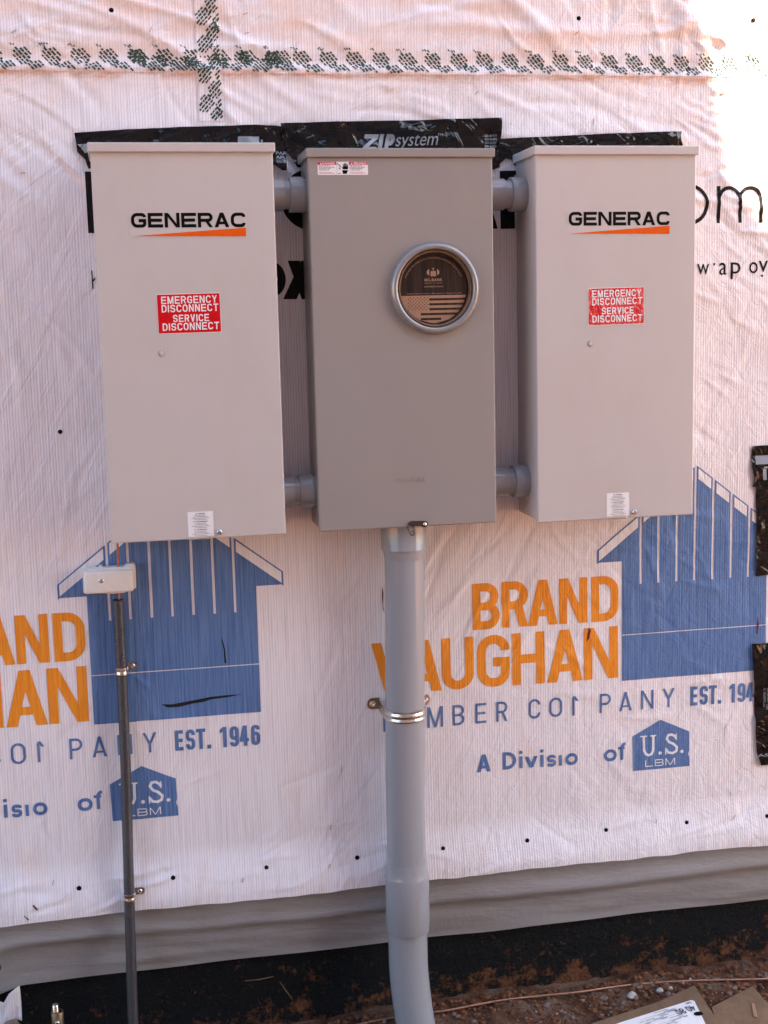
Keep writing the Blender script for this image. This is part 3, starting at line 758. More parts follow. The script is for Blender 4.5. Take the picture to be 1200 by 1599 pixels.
# ------------------------------------------------------------------ translucent seam tape with green marks
def strip_grid(pts_top, pts_bot, off, mat, mb, step=.01, ynoise=0.):
    """band between two polylines (pixel pairs already on the wall)"""
    n = len(pts_top)
    x0 = pts_top[0][0]; x1 = pts_top[-1][0]; N = int((x1-x0)/step)
    def at(pl, x):
        for a, b in zip(pl[:-1], pl[1:]):
            if x <= b[0]+1e-9: return a[1]+(b[1]-a[1])*(x-a[0])/(b[0]-a[0])
        return pl[-1][1]
    vs = []; fs = []; K = 9
    for i in range(N+1):
        x = x0+(x1-x0)*i/N; zt = at(pts_top, x)+.0015*noise.noise(Vector((x*14, 0, 0))); zb = at(pts_bot, x)+.002*noise.noise(Vector((x*12, 4, 0)))
        for k in range(K):
            z = zb+(zt-zb)*k/(K-1); vs.append((x, -H(x, z)-off-ynoise*noise.noise(Vector((x*22, z*60, 9))), z))
    for i in range(N):
        for k in range(K-1): a = i*K+k; fs.append((a, a+K, a+K+1, a+1))
    mb.raw(vs, fs, mat)
e = .35
top = [W(-40, 64), W(400, 71), W(800, 78), W(1240, 84)]; bot = [W(-40, 110), W(400, 116), W(800, 118), W(1240, 121.5)]
mb = MB(); strip_grid(top, bot, .0012, 'seam', mb, .005); tape = mb.build('seam_tape', house, sharp=180)
tape['label'] = 'clear seam tape running across the whole wall'
vx0, vx1 = W(307, 100)[0], W(346, 100)[0]; vz0, vz1 = W(330, 189)[1], 2.02
mb = MB(); N = 72; vs = []; fs = []
for j in range(N+1):
    z = vz0+(vz1-vz0)*j/N
    for k in range(7): x = vx0+(vx1-vx0)*k/6; vs.append((x, -H(x, z)-.0020, z))
for j in range(N):
    for k in range(6): a = j*7+k; fs.append((a, a+1, a+8, a+7))
mb.raw(vs, fs, 'seam'); vtape = mb.build('seam_tape', house, sharp=180); vtape['label'] = 'short upright piece of clear seam tape'
def mark(mb, cx, cz, s, ang, clip=None, y=0, rnd=None):
    """cluster of slanted letter-like strokes, about 2 s wide"""
    ca, sa = cos(ang), sin(ang)
    def tr(u, v): return (cx+(u*ca-v*sa)*s, cz+(u*sa+v*ca)*s)
    rows = [(-.80, -.6, .5, .19), (-.45, -.9, .95, .21), (-.08, -1.0, 1.05, .23), (.30, -.55, 1.05, .26), (.68, -.35, .75, .20)]
    k = 0
    for v, a, b, h in rows:
        u = a
        while u < b:
            w = rnd.uniform(.25, .65); q_ = [tr(u, v-h/2), tr(u+w, v-h/2+rnd.uniform(-.03, .03)), tr(u+w+.04, v+h/2), tr(u+.05, v+h/2)]
            u += w+rnd.uniform(.07, .13); k += 1
            if clip and not all(clip[0] <= p[0] <= clip[1] and clip[2] <= p[1] <= clip[3] for p in q_): continue
            mb.flat(q_, y-.00002*k, 'greenink')
def lerp_list(pl, x):
    for a, b in zip(pl[:-1], pl[1:]):
        if x <= b[0]: return a[1]+(b[1]-a[1])*(x-a[0])/(b[0]-a[0])
    return pl[-1][1]
rnd = random.Random(3); mb = MB(); Pm = .0597
xa = W(635, 92)[0]; xb = W(614, 108)[0]
for k in range(-18, 16):
    for x0_, fr, s_ in ((xa+k*Pm, .60, .0185), (xb+k*Pm, .16, .0180)):
        zt, zb = lerp_list(top, x0_), lerp_list(bot, x0_)
        mark(mb, x0_, zb+(zt-zb)*fr, s_, radians(-48), (-9, 9, zb+.001, zt-.001), 0, rnd)
        if fr > .5: mark(mb, x0_-.018, zt+.004, .011, radians(-48), (-9, 9, zb+.001, zt-.001), 0, rnd)
# where two tapes overlap the marks double up
for px in (215, 248, 283, 300, 320, 342, 378, 410, 425, 440):
    x0_ = W(px, 90)[0]; zt, zb = lerp_list(top, x0_), lerp_list(bot, x0_); mark(mb, x0_, zb+(zt-zb)*rnd.uniform(.35, .62), .0175, radians(-48), (-9, 9, zb+.001, zt-.001), 0, rnd)
mb.build('tape_marks', tape, conform=(.005, lambda x, z: -H(x, z)-.0018))
mb = MB()
for px, py in ((329, 8), (314, 28), (341, 36), (331, 52), (317, 70), (342, 84), (334, 98), (318, 118), (345, 122), (334, 142), (319, 163), (346, 168), (338, 183)):
    x_, z_ = W(px, py); mark(mb, x_, z_, .0175, radians(48), (vx0, vx1, vz0, 2.1), 0, rnd)
mb.build('tape_marks', vtape, conform=(.005, lambda x, z: -H(x, z)-.0026))

# ------------------------------------------------------------------ black flashing tape
def film_tape(outline, name, label, amp=.0035, seed=0, off=.004, th=True):
    mb = MB(); mb.flat(P(*outline), 0, 'film')
    fn = lambda x, z: -H(x, z)-off-amp*(1.3*noise.noise(Vector((x*11+z*9, z*20, seed)))+1.6*abs(noise.noise(Vector((x*17-z*20, z*25, seed+3)))))
    o = mb.build(name, house, conform=(.004, fn), sharp=180); o['label'] = label; return o, fn
tL, fL = film_tape(((116, 208), (200, 202.5), (300, 198), (400, 195.5), (430, 196.5), (452, 200), (460, 214), (470, 240), (472, 262), (455, 245), (447, 238), (446.8, 267), (440, 267), (426, 257), (423, 300), (330, 300), (300, 262), (200, 262), (138, 264), (133.5, 250), (121, 238), (119, 222)), 'flashing_tape', 'crumpled black flashing tape above the left box, torn at its left end', seed=1)
tC, fC = film_tape(((437, 193.5), (520, 191), (620, 189.5), (700, 187), (781, 185), (780, 215), (776, 240), (779, 262), (740, 275), (520, 275), (482, 262), (463, 262.5), (452, 245), (447, 237), (440, 215)), 'flashing_tape', 'black flashing tape with grey print above the round meter box', amp=.005, seed=5, off=.007)
tR, fR = film_tape(((779, 217.5), (850, 214), (950, 209), (1063, 205.5), (1061, 211), (1059.5, 218), (1063, 226), (1063, 262), (830, 275), (813, 270), (806, 262), (800, 256), (797, 250), (788, 248), (779.5, 256), (771, 257), (768, 240), (776, 225)), 'flashing_tape', 'black flashing tape above the right box', amp=.003, seed=9)
tU, fU = film_tape(((1172.5, 696), (1205, 694), (1290, 690), (1290, 893), (1200, 896.5), (1192, 897.5), (1179.5, 899), (1178.5, 830), (1178, 760), (1172, 759), (1175, 750), (1174.5, 745), (1171.5, 730), (1171, 715)), 'flashing_tape', 'upper black flashing tape at the right edge of the wall', amp=.003, seed=12)
tD, fD = film_tape(((1171.5, 1004), (1290, 998), (1290, 1190), (1200, 1192.5), (1185.5, 1193.5), (1179, 1172), (1177, 1130), (1174.5, 1060)), 'flashing_tape', 'lower black flashing tape at the right edge of the wall', amp=.0045, seed=15)
def on(fn, d=.0012): return (.004, lambda x, z: fn(x, z)-d)
mb = MB()
sl = (W(690, 212)[1]-W(590, 216)[1])/.15*.6
zz0, zz1 = W(600, 237)[1], W(600, 210.5)[1]
letters(mb, [('Z', W(563, 225)[0], W(585, 225)[0], zz0, zz1), ('I', W(587, 225)[0], W(594, 225)[0], zz0, zz1), ('P', W(597, 225)[0], W(611, 225)[0], zz0, zz1)], 0, 'tapeprint', .25, .22, .24)
p = W(616, 237); q_ = W(682, 214.5); ftext(mb, 'system', p[0], q_[0], p[1]+.001, q_[1]+.0025, 0, 'tapeprint', .0, .28, .03)
p = W(681, 214); q_ = W(689, 209.5); ftext(mb, 'TM', p[0], q_[0], p[1], q_[1], 0, 'tapeprint')
for k, s_ in enumerate(('ESR #1473', 'ESR #1474', 'ESR #2227', 'ESR #3373')):
    p = W(755, 215+k*5.6); q_ = W(773, 211+k*5.6); ftext(mb, s_, p[0], q_[0], p[1], q_[1], 0, 'tapeprint', .01)
mb.build('tape_print', tC, conform=on(fC))
mb = MB()
for k, (s_, a, b) in enumerate((('PAR', 430, 447.5), ('APLI', 430, 447.5), ('EL R', 431, 447))):
    p = W(a, 242.5+k*6.5); q_ = W(b, 237.5+k*6.5); ftext(mb, s_, p[0], q_[0], p[1], q_[1], 0, 'tapeprint', .02)
mb.flat(P((371, 214), (404, 214), (404, 226), (371, 226)), 0, 'tapeprint'); mb.flat(P((407, 219), (409.5, 219), (409.5, 226), (407, 226)), 0, 'tapeprint')
p = W(239, 222.5); q_ = W(247, 219.5); ftext(mb, 'TM', p[0], q_[0], p[1], q_[1], 0, 'tapeprint')
mb.flat(P((121, 226), (130, 226), (126, 231.5)), 0, 'tapeprint'); mb.flat(P((131, 226), (138, 225), (138, 238), (133, 240), (127, 232)), 0, 'tapeprint')
mb.build('tape_print', tL, conform=on(fL))
mb = MB()
mb.flat(P((1177, 711), (1290, 706), (1290, 720), (1177, 724.5)), 0, 'tapeprint')
mb.flat(P((1188.5, 732), (1194, 731), (1194, 748.5), (1188.5, 749)), 0, 'tapeprint'); mb.flat(P((1190, 728), (1290, 724), (1290, 726.5), (1190, 730.5)), 0, 'tapeprint')
mb.flat(P((1197.5, 735), (1204, 735), (1204, 745), (1197.5, 745)), 0, 'tapeprint')
mb.build('tape_print', tU, conform=on(fU))
mb = MB()
p = W(1180, 1180); q_ = W(1212, 1173); ftext(mb, 'ASHI', p[0], q_[0], p[1], q_[1], 0, 'tapeprint', .01)
for k, s_ in enumerate(('EL RODILLO', 'APLICAR VER', 'PARA')):
    vs_, fs_, a, b, c, d = font_polys(s_, .01, 0)
    X0 = W(1190+k*5, 1073)[0]; Zt = W(1190, 1073)[1]; L = .049 if k == 0 else .058
    for f in fs_:
        mb.flat([(X0+.0055*(vs_[i][1]-c)/(d-c), Zt-L*(vs_[i][0]-a)/(b-a)) for i in f], 0, 'tapeprint')
mb.build('tape_print', tD, conform=on(fD))

# ------------------------------------------------------------------ skirt, foundation, sheathing
SX = grid_lines([(-.60, 1.62, .01), (1.62, 5, .2)])
mb = MB(); vs = []; fs = []; K = 22
def skirt_y(x, u):
    """u 0 at the bottom edge, 1 under the film"""
    z = -.29+.19*u
    y = .004+.018*(1-u)-.010*u
    y -= .006*noise.noise(Vector((x*2.2, z*20, 1)))+.004*noise.noise(Vector((x*5+z*12, z*36, 5)))
    uf = .44+.10*noise.noise(Vector((x*1.7, 0, 8)))
    y -= .016*exp(-((u-uf-.10)/.13)**2)*(1 if u > uf+.10 else exp(-((uf+.10-u)/.07)**2))
    y -= .006*exp(-((u-.16-.08*noise.noise(Vector((x*2.3, 0, 3))))/.06)**2)*max(0, noise.noise(Vector((x*3, 0, 5)))+.2)
    return y
for x in SX:
    zb = -.290-.004*noise.noise(Vector((x*5, 1, 1)))-.02*sstep(-.44, -.52, x)
    for k in range(K):
        u = k/(K-1); vs.append((x, skirt_y(x, u)-.004, zb+(-.095-zb)*u))
for i in range(len(SX)-1):
    for k in range(K-1): a = i*K+k; fs.append((a, a+K, a+K+1, a+1))
mb.raw(vs, fs, 'skirt'); sk = mb.build('skirt_flashing', house, sharp=180)
sk['label'] = 'dirty grey flashing film under the white wrap'
mb = MB(); vs = []; fs = []
FX = grid_lines([(-.457, 1.62, .012), (1.62, 5, .2)]); FZ = grid_lines([(-.75, -.26, .012)])
for x in FX:
    for z in FZ:
        vs.append((x, .030-.003*noise.noise(Vector((x*14, z*14, 2)))-.0015*noise.noise(Vector((x*50, z*50, 2)))-.012*sstep(-.38, -.50, z), z))
K = len(FZ)
for i in range(len(FX)-1):
    for k in range(K-1): a = i*K+k; fs.append((a, a+K, a+K+1, a+1))
mb.raw(vs, fs, 'found')
mb.poly([(-.457, .03, -.75), (-.457, .03, -.26), (-.457, .2, -.26), (-.457, .2, -.75)], 'found')
mb.box(-3, -.457, .16, .2, -.75, -.26, 'found'); mb.build('foundation', house, sharp=60)
mb = MB(); mb.box(-3, 5, .034, .19, -.262, 3.6, 'wood')
mb.build('sheathing', house)
# the film's torn tail at the corner
mb = MB(); vs = []; fs = []
pl = [(-30, 1560, -30, 1640), (-8, 1558, -12, 1625), (6, 1566, 3, 1612), (14, 1552, 12, 1596), (24, 1541, 26, 1592), (31, 1538, 35, 1592)]
for i, (a, b, c, d) in enumerate(pl):
    for k in range(5):
        u = k/4; x, z = W(a+(c-a)*u, b+(d-b)*u, .0); vs.append((x, -.004-.006*sin(i*1.9+k), z))
for i in range(len(pl)-1):
    for k in range(4): a = i*5+k; fs.append((a, a+1, a+6, a+5))
mb.raw(vs, fs, 'wrap'); mb.build('film_tail', wrap, sharp=60, recalc=False)['label'] = 'loose torn tail of white film at the bottom left corner'
slit_m = MB(); slit_m.flat(P((-10, 1495), (2, 1500), (3.5, 1505), (2, 1510), (-10, 1512)), -.02, 'maroon'); slit_m.build('bark_scrap', sk)

# ------------------------------------------------------------------ enclosures
def jobj(o, lab): o['label'] = lab; return o
def make_switch():
    x0, x1, zt, zb, d = -.1861, .1893, 1.5867, .7736, .165
    root = thing('transfer_switch', 'light beige steel electrical box with red sticker, hanging left of the meter box', 'electrical box', ((x0+x1)/2, 0, zb), 'two matching beige electrical boxes')
    mb = MB(); mb.box(x0+.003, x1-.003, -d+.020, -.006, zb+.004, zt+.004, 'beige', .003); mb.box(x0+.0045, x1-.0045, -d+.012, -d+.026, zb+.006, zt, 'hole')
    mb.build('enclosure_body', root, smooth=False)
    mb = MB(); mb.box(x0, x1, -d, -d+.0175, zb, zt+.001, 'beige', .0028, 4); door = mb.build('door', root, smooth=False)
    mb = MB()
    prof = [(x0-.0045, zt-.0005), (x1+.0045, zt-.0005), (x1+.0045, zt+.0185), (x0-.0045, zt+.0185)]
    mb.box(x0-.0048, x1+.0048, -d-.0065, -.004, zt-.0005, zt+.0190, 'beige', .0024, 3)
    mb.build('top_cap', root, smooth=False)
    # hanging flange seam and little screws on the cap ends
    yf = -d
    def Q(px, py): return W(px, py, yf)
    # brand decal
    mb = MB(); t0 = Q(204, 331); 
    xa, xb = -.1104, .1268
    zA, zB = 1.4345, 1.4645
    sl = -.004
    mb.flat([(xa-.004, zA-.0195), (xb+.003, zA-.0225), (xb+.0035, zB+.0035), (xa-.003, zB+.003)], yf-.0004, 'clear')
    word(mb, 'GENERAC', xa, xb, zA-.0005, zB-.0005, yf-.0008, 'black', .225, .30, .11, slope=-.004)
    mb.flat([(xa+.002, zA-.0175), (xb, zA-.0205), (xb, zA-.0025)], yf-.0008, 'orangev')
    mb.build('brand_decal', door, smooth=False)['label'] = 'black lettering over an orange wedge'
    # emergency sticker, slightly turned
    mb = MB(); c = Vector(((-.0648+.0678)/2, (1.2987+1.2131)/2)); hw, hh = .0663, .0415; an = radians(.5)
    def T(u, v): return (c[0]-.0008+u*hw*cos(an)-v*hh*sin(an), c[1]+.0002+u*hw*sin(an)+v*hh*cos(an))
    mb.flat([T(-1, -1), T(1, -1), T(1, 1), T(-1, 1)], yf-.0004, 'white')
    mb.flat([T(-.985, -.97), T(.985, -.97), T(.985, .97), T(-.985, .97)], yf-.0007, 'red')
    for s_, u0, u1, v0, v1 in (('EMERGENCY', -.86, .90, .50, .85), ('DISCONNECT', -.86, .93, .08, .43), ('SERVICE', -.52, .62, -.42, -.07), ('DISCONNECT', -.86, .93, -.84, -.49)):
        a = T(u0, v0); b = T(u1, v1); word(mb, s_, a[0], b[0], a[1], b[1], yf-.0010, 'white', .165, .30, .16, slope=.009)
    mb.build('warning_sticker', door, smooth=False)['label'] = 'red sticker with white disconnect lettering'
    # paper notice at the foot
    mb = MB(); a = (-.0218, .7795); b = (.0325, .8335); rn = random.Random(5)
    mb.flat([a, (b[0]+.0008, a[1]), b, (a[0]-.0004, b[1])], yf-.0005, 'white')
    cx = (a[0]+b[0])/2; z = b[1]-.0055
    for hd in ('WARNING', 'AVERTISSEMENT', 'ADVERTENCIA'):
        w = {'WARNING': .008, 'AVERTISSEMENT': .0135, 'ADVERTENCIA': .0115}[hd]
        ftext(mb, hd, cx-w+.002, cx+w+.002, z, z+.0022, yf-.0008, 'black', .03)
        mb.flat([(cx-w-.003, z), (cx-w, z), (cx-w-.0015, z+.0025)], yf-.0008, 'black')
        for k, fr in enumerate((.42, .55, .72, .5)): z -= .0031; greek(mb, a[0]+.003, b[0]-.003, z, .00095, yf-.0008, 'textgrey', rn, True, fr+.08)
        z -= .0050
    mb.build('paper_notice', door, smooth=False)['label'] = 'small white notice with fine print'
    mb = MB(); mb.box(-.021, .027, yf-.0035, yf+.004, .7725, .7762, 'steel', .0008, 2); mb.box(.0215, .026, yf-.0045, yf+.002, .7735, .7785, 'steel', .001, 2)
    mb.build('hasp', door, smooth=False)
    mb = MB(); mb.lathe((.0447, yf+.001, .7868), 'y', [(0, .0058), (-.004, .0060), (-.006, .0057), (-.0075, .0042), (-.0078, 0.0005)], 'steel', 20)
    mb.box(.0415, .0479, yf-.0086, yf-.0070, .7861, .7875, 'darksteel', .0003, 1)
    mb.build('thumb_screw', door, recalc=True)
    mb = MB(); mb.lathe((-.0601, yf+.0005, 1.1748), 'y', [(0, .0078), (-.0012, .0076), (-.0016, .0070), (.0004, .0066), (.0004, .0060), (-.0022, .0056), (-.0026, .0046), (-.0026, .0004)], 'beige', 28)
    mb.build('knockout_plug', door, recalc=True)
    return root
sw = make_switch()
sw2 = copy_tree(sw); sw2.location.x += .9503; sw2.location.z -= .005
for ch in sw2.children:
    for st_ in ch.children:
        if st_.name.startswith('warning_sticker'):
            st_.data = st_.data.copy(); st_['label'] = 'red sticker with white lettering, bubbled and catching glare'
            for i_, m_ in enumerate(st_.data.materials):
                if m_.name == 'red_vinyl': st_.data.materials[i_] = MT['redglare']
sw2['label'] = 'light beige steel electrical box hanging right of the grey meter box, sun-glared red sticker'

x0, x1, zt, zb, d = .2656, .6716, 1.5785, .7721, .150
meter = thing('meter_box', 'darker grey-brown steel box with round meter opening, middle of three boxes', 'meter box', ((x0+x1)/2, 0, zb))
mc = Vector((.5366, 0, 1.2980)); yf = -d
mb = MB(); mb.box(x0+.003, x1-.003, -d+.016, -.006, zb+.003, zt+.003, 'taupe', .003); mb.build('enclosure_body', meter, smooth=False)
# cover with a round hole
mb = MB(); N = 64; RH = .084
outer = [];
bm = bmesh.new()
ring = [(mc.x+RH*cos(2*pi*k/N), mc.z+RH*sin(2*pi*k/N)) for k in range(N)]
def sq(k):
    a = 2*pi*k/N; c_, s_ = cos(a), sin(a); cand = []
    if c_ > 1e-9: cand.append((x1-.003-mc.x)/c_)
    if c_ < -1e-9: cand.append((x0+.003-mc.x)/c_)
    if s_ > 1e-9: cand.append((zt-.003-mc.z)/s_)
    if s_ < -1e-9: cand.append((zb+.003-mc.z)/s_)
    t_ = min(cand); return (mc.x+t_*c_, mc.z+t_*s_)
corn = {}
for cxn, czn in ((x1-.003, zt-.003), (x0+.003, zt-.003), (x0+.003, zb+.003), (x1-.003, zb+.003)):
    corn[math.atan2(czn-mc.z, cxn-mc.x) % (2*pi)] = (cxn, czn)
vs = [(p_[0], yf, p_[1]) for p_ in ring]+[(sq(k)[0], yf, sq(k)[1]) for k in range(N)]; fs = []
for k in range(N):
    a0, a1 = 2*pi*k/N, 2*pi*(k+1)/N; ex = [c_ for a_, c_ in corn.items() if a0 < a_ < a1]
    f = [k, (k+1) % N, N+(k+1) % N]
    for c_ in ex: vs.append((c_[0], yf, c_[1])); f.append(len(vs)-1)
    f.append(N+k); fs.append(tuple(f)[::-1])
mb.raw(vs, fs, 'taupe')
# turned-back rim of the cover
rim = [((x0+.003, zb+.003), (x0, zb), 0), ]
def rimseg(A, B, C_, D_): mb.poly([A, B, C_, D_], 'taupe')
steps = [(0.003, yf), (.0009, yf+.0009), (0, yf+.003), (0, yf+.014)]
for (i0, ya), (i1, yb) in zip(steps[:-1], steps[1:]):
    c0 = [(x0+i0, zb+i0), (x1-i0, zb+i0), (x1-i0, zt-i0), (x0+i0, zt-i0)]; c1 = [(x0+i1, zb+i1), (x1-i1, zb+i1), (x1-i1, zt-i1), (x0+i1, zt-i1)]
    for k in range(4):
        j = (k+1) % 4; mb.poly([(c0[k][0], ya, c0[k][1]), (c1[k][0], yb, c1[k][1]), (c1[j][0], yb, c1[j][1]), (c0[j][0], ya, c0[j][1])], 'taupe')
# embossed maker's name
tmp = MB(); word(tmp, 'MILBANK', .4364, .5082, .8742, .8842, 0, 'taupe', .2, .3, .5)
for k_, f_ in enumerate(tmp.f): mb.prism([(tmp.v[i][0], tmp.v[i][2]) for i in f_], yf+.0002+.000003*k_, yf-.0007-.000004*k_, 'taupe')
cover = mb.build('cover', meter, smooth=False, recalc=False)
mb = MB(); rn = random.Random(2)
for q_ in range(1): greek(mb, .446, .498, .8672, .0012, yf-.0004, 'taupe', rn)
mb.build('embossed_line', cover, smooth=False)
mb = MB(); mb.box(x0-.0045, x1+.0045, -d-.0055, -.004, zt-.0005, zt+.0185, 'taupe', .0022, 3); mb.build('top_cap', meter, smooth=False)
# meter ring
mb = MB(); c = (mc.x, 0, mc.z)
mb.lathe(c, 'y', [(yf+.004, .1005), (yf-.006, .1000), (yf-.011, .0975), (yf-.0145, .0945), (yf-.0155, .0915), (yf-.0150, .0870), (yf-.012, .0845), (yf-.004, .0838), (yf+.010, .0838), (yf+.03, .083)], 'ring', 80, caps=False)
rg = mb.build('meter_ring', meter, recalc=False, sharp=60)
mb = MB(); mb.lathe(c, 'y', [(yf-.006, .0836), (yf-.010, .0815), (yf-.009, .0785), (yf+.004, .0775), (yf+.012, .0770)], 'straw', 80, caps=False)
mb.build('inner_collar', rg, sharp=60)
mb = MB(); mb.lathe(c, 'y', [(yf+.030, .0835), (yf+.0301, .0005)], 'hole', 48, caps=False); mb.build('socket_back', rg)
# printed card
yc = yf+.002; ins = MB(); Rc = .0757; ox = mc.x-.0018; oz = mc.z-.001
ins.lathe((ox, yc, oz), 'y', [(.0012, Rc), (0, Rc), (-.0001, Rc-.0003), (-.00012, .0004)], 'insert', 72)
yk = yc-.0005
fz = oz-.0135    # top of the flag
def chord(z): dz = z-oz; return sqrt(max(0, (Rc-.0015)**2-dz*dz))
def band(za, zb_, m, xl=None, xr=None, y=yk):
    ptsL = []; ptsR = []
    for k in range(9):
        z = za+(zb_-za)*k/8; c_ = chord(z); ptsL.append((max(ox-c_, xl) if xl is not None else ox-c_, z)); ptsR.append((min(ox+c_, xr) if xr is not None else ox+c_, z))
    for k in range(8):
        if ptsR[k][0] > ptsL[k][0] and ptsR[k+1][0] > ptsL[k+1][0]: ins.flat([ptsL[k], ptsR[k], ptsR[k+1], ptsL[k+1]], y, m)
band(fz, oz-Rc+.0016, 'kraft')
sh = .0052
for k in range(5):
    za = fz-.0062-k*2*sh*1.02; zb2 = za-sh*.92
    if zb2 < oz-Rc+.003: zb2 = oz-Rc+.004
    if za > zb2: band(za, zb2, 'insert', (ox-.0105) if k < 3 else ox-.030-(.0)*k, None if k < 4 else ox+.016, yk-.0003)
for r_ in range(8):
    for q_ in range(6):
        X = ox-.0135-q_*.0079-(.004 if r_ % 2 else 0); Z = fz-.0045-r_*.00375
        if (X-ox)**2+(Z-oz)**2 < (Rc-.003)**2:
            ins.flat([(X+(.0017 if m_ % 2 == 0 else .0008)*sin(m_*pi/5), Z+(.0017 if m_ % 2 == 0 else .0008)*cos(m_*pi/5)) for m_ in range(10)], yk-.0003, 'insert')
ftext(ins, 'Family Owned | American Manufacturer | Kansas City, MO', ox-.060, ox+.064, fz+.0022, fz+.0058, yk, 'kraft', .004)
ftext(ins, 'www.milbankworks.com', ox-.021, ox+.022, oz+.0042, oz+.0078, yk, 'kraft', .01)
word(ins, 'MILBANK', ox-.020, ox+.0195, oz+.0172, oz+.0232, yk, 'kraft', .2, .3, .22)
word(ins, 'ENERGY AT WORK', ox-.020, ox+.0195, oz+.0122, oz+.0140, yk, 'kraft', .22, .3, .5)
# maker's round emblem: two half moons and a fork of rounded bars
ez = oz+.0365
def seg(cx_, sgn):
    return [(cx_+sgn*(.0143*cos(a_)), ez+.0088*sin(a_)) for a_ in [radians(-52+104*k/10) for k in range(11)]]
for sgn in (1, -1): ins.flat(seg(ox-.0005, sgn), yk, 'kraft')
for dx_, h_ in ((-.0036, .0025), (.0032, .0025)):
    ins.flat([(ox+dx_-.0026, ez-.0088), (ox+dx_+.0026, ez-.0088)]+[(ox+dx_+.0026*cos(a_), ez+h_-.0022+.0026*sin(a_)) for a_ in [pi*k/8 for k in range(9)]], yk, 'kraft')
ins.flat([(ox-.0007, ez-.0088), (ox+.0003, ez-.0088), (ox+.0006, ez+.006), (ox+.0022, ez+.0092), (ox-.0026, ez+.0092), (ox-.0010, ez+.006)], yk-.0002, 'kraft')
# words round the rim
vs_, fs_, a, b, c_, d_ = font_polys('PLEASE KEEP THIS COVER IN PLACE UNTIL METER IS INSTALLED IN METER SOCKET', .008, 0)
Rt = Rc-.0095
for f in fs_:
    pts = []
    for i in f:
        u = (vs_[i][0]-a)/(b-a); w = (vs_[i][1]-c_)/(d_-c_); an = radians(158-136*u); r_ = Rt+.0030*w
        pts.append((ox+r_*cos(an), oz+r_*sin(an)))
    ins.flat(pts, yk, 'kraft')
ins.build('printed_card', rg, smooth=False)['label'] = 'dark round card with tan print and a striped flag'
# danger label
mb = MB(); a, b = (.2856, 1.5415), (.3946, 1.5690); w = b[0]-a[0]; h = b[1]-a[1]
def D(u, v): return (a[0]+u*w, a[1]+v*h)
def rr2(u0, u1, v0, v1, r): 
    out = []
    for (cu, cv, a0) in ((u1, v1, 0), (u0, v1, 90), (u0, v0, 180), (u1, v0, 270)):
        p_ = D(cu, cv); sx = -1 if cu == u1 else 1; sz = -1 if cv == v1 else 1
        for k in range(5): an = radians(a0+90*k/4); out.append((p_[0]+sx*r+r*cos(an), p_[1]+sz*r+r*sin(an)))
    return out
mb.flat(rr2(0, 1, 0, 1, .002), yf-.0004, 'white')
mb.flat([D(.003, .76), D(.37, .76), D(.37, 1-.01), D(.02, 1-.01), D(.003, .95)], yf-.0007, 'dkred'); mb.flat([D(.625, .76), D(.997, .76), D(.997, .95), D(.98, .99), D(.625, .99)], yf-.0007, 'dkred')
for q0, s_, q1 in ((.045, 'DANGER', .095), (.655, 'PELIGRO', .72)):
    mb.flat([D(q0, .79), D(q0+.042, .79), D(q0+.021, .94)], yf-.0010, 'white')
    p_ = D(q1, .79); p2 = D(q1+.25, .94); ftext(mb, s_, p_[0], p2[0], p_[1], p2[1], yf-.0010, 'white', .02)
mb.flat([D(.376, .02), D(.379, .02), D(.379, .98), D(.376, .98)], yf-.0007, 'textgrey'); mb.flat([D(.618, .02), D(.621, .02), D(.621, .98), D(.618, .98)], yf-.0007, 'textgrey')
rn = random.Random(11)
for u0, u1 in ((.025, .33), (.645, .955)):
    for k, fr in enumerate((.75, 1, .8, .7)): p_ = D(u0, .66-k*.105); greek(mb, p_[0], D(u1, 0)[0], p_[1], .0013, yf-.0007, 'textgrey', rn, False, fr)
    for k, fr in enumerate((.85, 1)): p_ = D(u0, .185-k*.08); greek(mb, p_[0], D(u1, 0)[0], p_[1], .0009, yf-.0007, 'dkred', rn, False, fr)
p_ = D(.405, .08); greek(mb, p_[0], D(.45, 0)[0], p_[1], .0016, yf-.0007, 'textgrey', rn)
def dl(path, t): 
    for q_ in ribbon([D(*p_) for p_ in path], t): mb.flat(q_, yf-.0007, 'black')
dl([(.385, .88), (.455, .66), (.425, .48), (.46, .42)], .0014)
mb.flat([D(.50, .08), D(.575, .08), D(.60, .36), D(.485, .36)], yf-.0007, 'black')
mb.flat([D(.50, .42), D(.60, .42), D(.605, .62), D(.505, .66)], yf-.0007, 'black')
for k, tp in enumerate((.82, .90, .88, .80)): mb.flat([D(.503+k*.0255, .60), D(.522+k*.0255, .60), D(.520+k*.0255, tp), D(.507+k*.0255, tp)], yf-.0009, 'black')
mb.flat([D(.475, .56), D(.487, .60), D(.507, .52), D(.503, .44)], yf-.0009, 'black')
mb.build('danger_label', cover, smooth=False)['label'] = 'white label with two crimson headings and a black hand'
